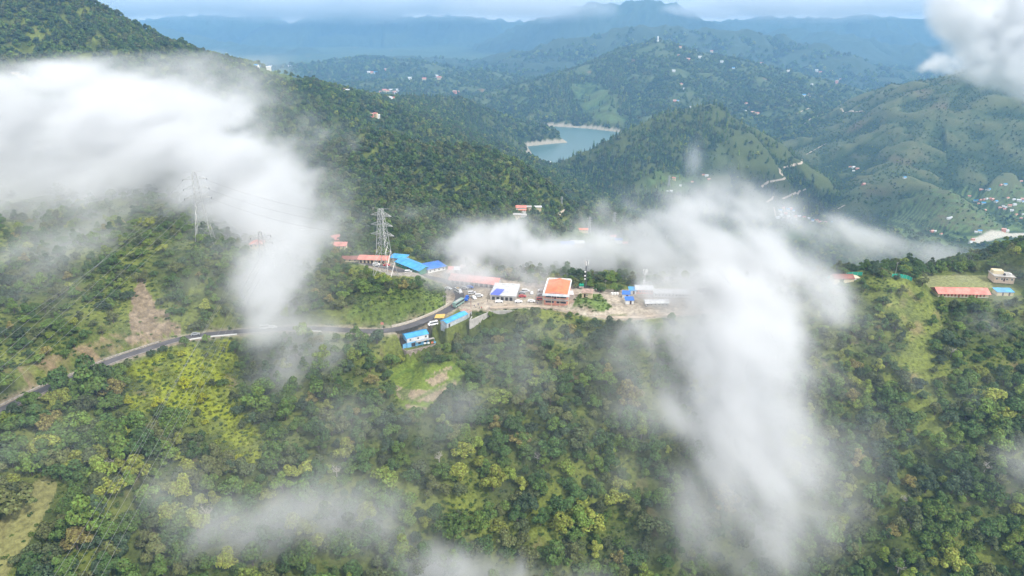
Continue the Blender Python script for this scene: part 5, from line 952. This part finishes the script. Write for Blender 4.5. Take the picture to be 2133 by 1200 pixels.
# ---------------------------------------------------------------- fog and cloud
def volume(name, lo, hi, sp, fn, label=None, color=(.85, .858, .865), aniso=.1):
    lo = np.array(lo, float); n3 = [int((b - a) / sp) + 1 for a, b in zip(lo, hi)]; nx, ny, nz = n3
    X_ = (lo[0] + np.arange(nx) * sp)[None, None, :]; Y_ = (lo[1] + np.arange(ny) * sp)[None, :, None]; Z_ = (lo[2] + np.arange(nz) * sp)[:, None, None]
    D = fn(X_.astype(np.float32), Y_.astype(np.float32), Z_.astype(np.float32)).astype(np.float32); D[D < 2e-4] = 0
    D[0] = 0; D[-1] = 0; D[:, 0] = 0; D[:, -1] = 0; D[:, :, 0] = 0; D[:, :, -1] = 0
    me = bpy.data.meshes.new(name); me.vertices.add(D.size); me.attributes.new('dens', 'FLOAT', 'POINT').data.foreach_set('value', D.ravel())
    me.vertices.foreach_set('co', np.tile((lo + (np.array(hi) - lo) / 2).astype(np.float32), D.size))
    o = bpy.data.objects.new(name, me); COL.objects.link(o)
    ng = bpy.data.node_groups.new(name + '_nodes', 'GeometryNodeTree'); ng.interface.new_socket('Geometry', in_out='INPUT', socket_type='NodeSocketGeometry'); ng.interface.new_socket('Geometry', in_out='OUTPUT', socket_type='NodeSocketGeometry')
    N = ng.nodes.new; L = ng.links.new; gi = N('NodeGroupInput'); go = N('NodeGroupOutput'); vc = N('GeometryNodeVolumeCube')
    vc.inputs['Min'].default_value = lo; vc.inputs['Max'].default_value = lo + sp * (np.array(n3) - 1)
    for a, b in zip('XYZ', n3): vc.inputs['Resolution ' + a].default_value = b
    vc.inputs['Background'].default_value = 0
    pos = N('GeometryNodeInputPosition'); ad = N('ShaderNodeVectorMath'); ad.operation = 'SUBTRACT'; L(pos.outputs[0], ad.inputs[0]); ad.inputs[1].default_value = lo - sp / 2
    sc = N('ShaderNodeVectorMath'); sc.operation = 'SCALE'; L(ad.outputs[0], sc.inputs[0]); sc.inputs['Scale'].default_value = 1 / sp
    fl = N('ShaderNodeVectorMath'); fl.operation = 'FLOOR'; L(sc.outputs[0], fl.inputs[0]); sx = N('ShaderNodeSeparateXYZ'); L(fl.outputs[0], sx.inputs[0])
    def I(v): f = N('FunctionNodeFloatToInt'); L(v, f.inputs[0]); return f.outputs[0]
    def im(a, b, op):
        m = N('FunctionNodeIntegerMath'); m.operation = op
        for i, q in enumerate((a, b)):
            if isinstance(q, int): m.inputs[i].default_value = q
            else: L(q, m.inputs[i])
        return m.outputs[0]
    idx = im(I(sx.outputs[0]), im(im(im(I(sx.outputs[2]), ny, 'MULTIPLY'), I(sx.outputs[1]), 'ADD'), nx, 'MULTIPLY'), 'ADD')
    na = N('GeometryNodeInputNamedAttribute'); na.data_type = 'FLOAT'; na.inputs[0].default_value = 'dens'
    si = N('GeometryNodeSampleIndex'); si.data_type = 'FLOAT'; si.domain = 'POINT'; si.clamp = True
    L(gi.outputs[0], si.inputs['Geometry']); L(na.outputs[0], si.inputs['Value']); L(idx, si.inputs['Index']); L(si.outputs[0], vc.inputs['Density'])
    mt = bpy.data.materials.new(name + '_vapour'); mt.use_nodes = True; nt = mt.node_tree; nt.nodes.clear(); pv = nt.nodes.new('ShaderNodeVolumePrincipled'); oo = nt.nodes.new('ShaderNodeOutputMaterial')
    nt.links.new(pv.outputs[0], oo.inputs['Volume']); pv.inputs['Color'].default_value = (*color, 1); pv.inputs['Density'].default_value = 1; pv.inputs['Anisotropy'].default_value = aniso
    sm = N('GeometryNodeSetMaterial'); sm.inputs['Material'].default_value = mt; L(vc.outputs[0], sm.inputs[0]); L(sm.outputs[0], go.inputs[0])
    me.materials.append(mt); o.modifiers.new('vapour', 'NODES').node_group = ng; o['kind'] = 'stuff'; return o
RT = np.random.RandomState(3).rand(64, 64, 64).astype(np.float32)
def vnoise3(x, y, z):
    x, y, z = np.broadcast_arrays(x, y, z); ix, iy, iz = np.floor(x).astype(np.int32), np.floor(y).astype(np.int32), np.floor(z).astype(np.int32); fx, fy, fz = x - ix, y - iy, z - iz
    fx, fy, fz = [f * f * (3 - 2 * f) for f in (fx, fy, fz)]; i0, i1, j0, j1, k0, k1 = ix & 63, (ix + 1) & 63, iy & 63, (iy + 1) & 63, iz & 63, (iz + 1) & 63
    l = lambda a, b, t: a + (b - a) * t
    return l(l(l(RT[i0, j0, k0], RT[i1, j0, k0], fx), l(RT[i0, j1, k0], RT[i1, j1, k0], fx), fy), l(l(RT[i0, j0, k1], RT[i1, j0, k1], fx), l(RT[i0, j1, k1], RT[i1, j1, k1], fx), fy), fz)
def fbm3(x, y, z, o=5, g=.55):
    r = 0; k = 1.; m = 0
    for i in range(o): r = r + k * vnoise3(x * 2**i + 13.3 * i, y * 2**i + 7.7 * i, z * 2**i + 3.1 * i); m += k; k *= g
    return r / m
# (u, v, Y or 0 for just in front of the ground, half width px, half height px, half depth m, optical depth)
FOG = [(40, 290, 540, 150, 90, 55, 6), (170, 260, 550, 140, 75, 55, 5.5), (300, 285, 545, 130, 80, 50, 6), (400, 320, 520, 110, 70, 45, 5), (500, 365, 500, 95, 60, 40, 5), (590, 425, 480, 80, 58, 38, 4.5), (665, 480, 455, 58, 50, 32, 3.2),
    (30, 390, 500, 100, 60, 40, 4), (200, 380, 500, 130, 50, 40, 4.5), (330, 160, 640, 110, 55, 50, 1.9), (60, 165, 640, 110, 32, 50, 1.3), (310, 105, 700, 60, 26, 50, .9), (200, 130, 700, 80, 30, 50, .6), (520, 200, 700, 70, 50, 50, .7), (460, 240, 600, 70, 50, 40, 2.0), (620, 320, 560, 60, 40, 40, 1.4), (120, 200, 600, 100, 40, 50, 2.2), (720, 300, 700, 40, 30, 40, .5),
    (490, 450, 420, 70, 60, 25, 2.2), (560, 510, 0, 90, 60, 24, 4.2), (615, 580, 0, 75, 65, 20, 3.8), (670, 530, 400, 60, 45, 20, 2.2), (625, 665, 0, 80, 60, 16, 3.6), (585, 635, 330, 60, 50, 14, 2.6), (655, 725, 0, 60, 45, 12, 1.9), (545, 700, 0, 45, 55, 12, 1.3), (570, 740, 0, 60, 60, 13, 1.1), (580, 760, 0, 70, 70, 14, .75), (700, 695, 0, 65, 50, 13, 1.1), (560, 640, 0, 40, 60, 14, .8),
    (60, 440, 0, 100, 40, 26, 2.2), (200, 445, 0, 100, 40, 26, 2.4), (330, 430, 0, 80, 50, 26, 2.2), (440, 400, 430, 60, 60, 20, 1.2), (140, 500, 0, 120, 40, 22, 1.0),
    (100, 480, 430, 110, 45, 30, 1.1), (330, 520, 400, 80, 40, 24, .7), (90, 560, 0, 80, 50, 20, .6), (420, 540, 0, 60, 40, 18, .8),
    (960, 500, 430, 28, 26, 16, 1.3), (1035, 512, 430, 72, 38, 20, 5.0), (1110, 528, 425, 90, 38, 20, 5.5), (1190, 535, 420, 60, 32, 18, 4.5), (985, 535, 415, 50, 30, 16, 2.2), (1005, 594, 366, 95, 24, 8, 2.2), (1085, 580, 378, 60, 18, 8, 1.4), (950, 590, 378, 35, 28, 8, 1.0), (935, 610, 370, 22, 30, 9, .55), (1080, 575, 395, 60, 18, 10, 1.0), (900, 600, 370, 20, 30, 8, .35), (870, 455, 520, 40, 20, 15, .4),
    (1330, 480, 440, 50, 40, 25, 2.6), (1410, 470, 430, 60, 42, 28, 4.2), (1490, 500, 410, 80, 50, 30, 5.5), (1570, 540, 390, 70, 55, 30, 5.5), (1620, 590, 370, 55, 55, 26, 4.6), (1370, 540, 400, 85, 34, 22, 3.2), (1280, 535, 400, 45, 30, 18, 2.4), (1540, 420, 470, 50, 26, 22, 1.6), (1600, 470, 430, 60, 40, 24, 1.6),
    (1430, 600, 355, 75, 32, 14, 2.4), (1350, 595, 358, 50, 24, 10, 1.0), (1540, 615, 340, 85, 55, 20, 5.0), (1620, 680, 325, 60, 60, 16, 3.0), (1660, 650, 335, 45, 50, 16, 2.0), (1500, 690, 318, 75, 42, 15, 2.2), (1410, 740, 305, 55, 34, 12, 1.5), (1560, 720, 305, 65, 50, 16, 3.6), (1380, 800, 290, 45, 42, 12, 1.9), (1470, 820, 285, 65, 50, 14, 3.4), (1570, 820, 280, 65, 55, 15, 3.4),
    (1390, 880, 270, 36, 30, 10, 1.6), (1520, 910, 262, 65, 50, 13, 3.0), (1600, 930, 262, 55, 55, 13, 2.2), (1500, 1000, 244, 50, 45, 11, 1.6), (1590, 1030, 238, 75, 60, 12, 1.3), (1470, 1090, 228, 60, 45, 10, .9), (1620, 1130, 222, 80, 50, 10, .8), (1700, 1000, 245, 50, 60, 10, .5), (1700, 720, 0, 30, 70, 10, .7),
    (1830, 500, 620, 90, 28, 30, 1.9), (1920, 545, 520, 90, 22, 25, 1.6), (1760, 480, 650, 60, 24, 25, 1.1), (2030, 560, 430, 70, 20, 16, 1.1), (1960, 575, 400, 60, 12, 9, .4), (2090, 620, 0, 40, 30, 8, .7), (2030, 660, 0, 60, 30, 9, .45), (2125, 560, 400, 20, 16, 8, .4),
    (990, 1185, 212, 130, 42, 9, 2.6), (880, 1175, 0, 70, 35, 8, 1.5), (1130, 1190, 0, 80, 30, 8, 1.4), (700, 1075, 0, 85, 65, 9, 1.3), (740, 1000, 0, 40, 40, 8, .4), (380, 1100, 0, 100, 55, 9, 1.1), (560, 1120, 0, 80, 50, 8, .7), (180, 920, 0, 40, 34, 8, .55), (250, 1060, 0, 60, 40, 8, .4), (330, 1150, 0, 60, 30, 8, .6),
    (1066, 950, 0, 800, 260, 14, .30), (350, 1060, 0, 300, 140, 10, .35), (1500, 900, 0, 220, 220, 14, .6), (200, 640, 0, 200, 60, 14, .25), (1600, 1080, 0, 130, 90, 12, 1.3), (1480, 1150, 0, 120, 50, 10, .9), (1620, 780, 0, 60, 80, 12, 1.4), (1330, 720, 0, 50, 50, 10, .9), (1240, 780, 0, 60, 60, 10, .5), (1160, 700, 0, 40, 40, 8, .4), (1290, 700, 0, 60, 30, 9, .55), (1360, 680, 0, 60, 25, 9, .8), (1300, 860, 0, 50, 50, 9, .4), (1000, 880, 0, 40, 60, 8, .2), (2120, 1000, 0, 30, 80, 8, .35), (2040, 830, 0, 40, 40, 8, .25), (1750, 1050, 0, 60, 60, 8, .3), (1230, 1000, 0, 120, 90, 9, .25), (820, 1060, 0, 90, 60, 9, .2)]
FOG = [(u, v, Y, ru * (1.16 if t > 1.4 else 1.05), rv * (1.1 if t > 1.4 else 1.05), ry, t * (.74 if t > 1.4 else 1)) for u, v, Y, ru, rv, ry, t in FOG]
def blobs(L_, X_, Y_, Z_, erode=.5):
    g = np.zeros(np.broadcast_shapes(X_.shape, Y_.shape, Z_.shape), np.float32)
    w1 = fbm3(X_ / 34, Y_ / 100, Z_ / 27, 4, .62) - .5; w2 = fbm3(X_ / 34 + 19, Y_ / 100 + 7, Z_ / 27, 4, .62) - .5
    wx = 52 * w1; wz = 44 * w2; wx2 = 0
    Xw = X_ + wx + wx2; Zw = Z_ + wz + wx2
    for u, v, Y, ru, rv, ry, tau in L_:
        if not Y: h_ = hit(u, v); Y = h_[1] - ry * .75
        c = P(u, v, Y); s = np.linalg.norm(c) / FP; rx, rz = ru * s, rv * s * 1.05
        r = 2.7; iy = np.where(np.abs(Y_.ravel() - c[1]) < r * ry)[0]; ix = np.where(np.abs(X_.ravel() - c[0]) < r * rx + 40)[0]; iz = np.where(np.abs(Z_.ravel() - c[2]) < r * rz + 40)[0]
        if not len(iy) or not len(ix) or not len(iz): continue
        sl = (slice(iz[0], iz[-1] + 1), slice(iy[0], iy[-1] + 1), slice(ix[0], ix[-1] + 1))
        q = ((Xw[sl] - c[0]) / rx)**2 + ((Zw[sl] - c[2]) / rz)**2 + ((Y_[:, sl[1]] - c[1]) / ry)**2
        g[sl] += tau / (ry * 1.77) * np.exp(-q)
    n = fbm3(X_ / 26, Y_ / 90, Z_ / 20, 5, .66)
    gm = g / (g + .026)                             # dense hearts stay filled, thin edges tear up
    t_ = np.clip((n - (.52 - .25 * gm)) / .24, 0, 1); m = t_ * t_ * (3 - 2 * t_); return g * (m * 1.2 + .17) * (.3 + 1.4 * n) * .64
volume('fog', (-470, 165, -232), (400, 735, -28), 3.2, lambda x, y, z: blobs(FOG, x, y, z))
CL = [(2095, 50, 1500, 52, 55, 50, 10), (2125, 85, 1500, 50, 50, 50, 10), (2065, 105, 1480, 42, 22, 30, 4), (1990, 130, 1470, 40, 11, 22, 2.0), (2045, 50, 1500, 24, 30, 30, 3), (2110, -30, 1500, 90, 70, 60, 12), (1945, 138, 1470, 26, 7, 14, 1.2), (2140, 140, 1480, 40, 16, 25, 3), (2250, 40, 1500, 110, 90, 60, 12)]
def cloudfn(x, y, z):
    g = np.zeros(np.broadcast_shapes(x.shape, y.shape, z.shape), np.float32); wx = 60 * (fbm3(x / 70, y / 70, z / 60, 4) - .5) * 1.6; wz = 60 * (fbm3(x / 70 + 9, y / 70, z / 60, 4) - .5) * 1.6
    for u, v, Y, ru, rv, ry, tau in CL:
        c = P(u, v, Y); s = np.linalg.norm(c) / FP; g += tau / (ry * 1.77) * np.exp(-(((x + wx - c[0]) / ru / s)**2 + ((z + wz - c[2]) / rv / s)**2 + ((y + wx * .5 - c[1]) / ry)**2))
    n = fbm3(x / 60, y / 60, z / 60, 5, .6); return np.clip(g - .010, 0, .03) * np.clip((n - .42) * 9 + .8, 0, 2)
volume('cloud', (700, 1330, -190), (1500, 1680, 330), 6, cloudfn, aniso=.0, color=(1, 1, 1))
FW = [(1430, 24, 7900, 35, 7, 150, 1.6), (1490, 30, 7900, 40, 6, 150, 1.4), (1395, 18, 7900, 14, 5, 100, .8), (1445, 335, 1650, 14, 28, 30, .8), (1850, 140, 5000, 20, 18, 120, .8)]
def farwisp(k):
    u, v, Y, ru, rv, ry, tau = FW[k]; c = P(u, v, Y); s = np.linalg.norm(c) / FP; return c, s
def wisp(i, ids, sp):
    cs = [P(*FW[k][:3]) for k in ids]; r = [(FW[k][3] * c[1] / FP * 2.4, FW[k][5] * 2.4, FW[k][4] * c[1] / FP * 2.6) for k, c in zip(ids, cs)]
    lo = np.min([c - q for c, q in zip(cs, r)], 0); hi = np.max([c + q for c, q in zip(cs, r)], 0)
    def fn(x, y, z):
        g = 0
        for k, c in zip(ids, cs):
            u, v, Y, ru, rv, ry, tau = FW[k]; s = Y / FP; q = 1.6 * (fbm3(x / (ru * s * .5), y / (ru * s * .5), z / (ru * s * .4), 4) - .5); g = g + tau / (ry * 1.77) * np.exp(-(((x - c[0]) / ru / s + q)**2 + ((z - c[2]) / rv / s + q)**2 + ((y - c[1]) / ry)**2))
        return g
    volume('cloud_wisp', lo, hi, sp, fn)
_k = len(FW)
for i_, u_ in enumerate(range(-60, 1960, 85)):
  if not 1130 < u_ < 1480: FW.append((u_, 10 + 8 * math.sin(i_ * 1.9) - (16 if 1180 < u_ < 1400 else 0), 7700 if u_ > 1000 else 9600, 95, 15 + 4 * math.sin(i_ * 2.7), 260, 2.6 + 1. * math.sin(i_ * 3.3)))
wisp(0, [0, 1, 2], 18.); wisp(1, [3], 4.); wisp(2, [k for k in range(_k, len(FW)) if FW[k][0] <= 1000], 34.); wisp(3, [k for k in range(_k, len(FW)) if FW[k][0] > 1000], 34.)
# ---------------------------------------------------------------- haze
HB = MB().box(-13500, -300, -1200, 13500, 12500, 270); hz_o = HB.build('haze'); hz_o['kind'] = 'stuff'
hm = bpy.data.materials.new('haze_air'); hm.use_nodes = True; nt = hm.node_tree; nt.nodes.clear(); pv = nt.nodes.new('ShaderNodeVolumePrincipled'); oo = nt.nodes.new('ShaderNodeOutputMaterial'); nt.links.new(pv.outputs[0], oo.inputs['Volume'])
pv.inputs['Color'].default_value = (.27, .54, .88, 1); pv.inputs['Density'].default_value = 1 / 8400; pv.inputs['Anisotropy'].default_value = .0; hz_o.data.materials.append(hm)
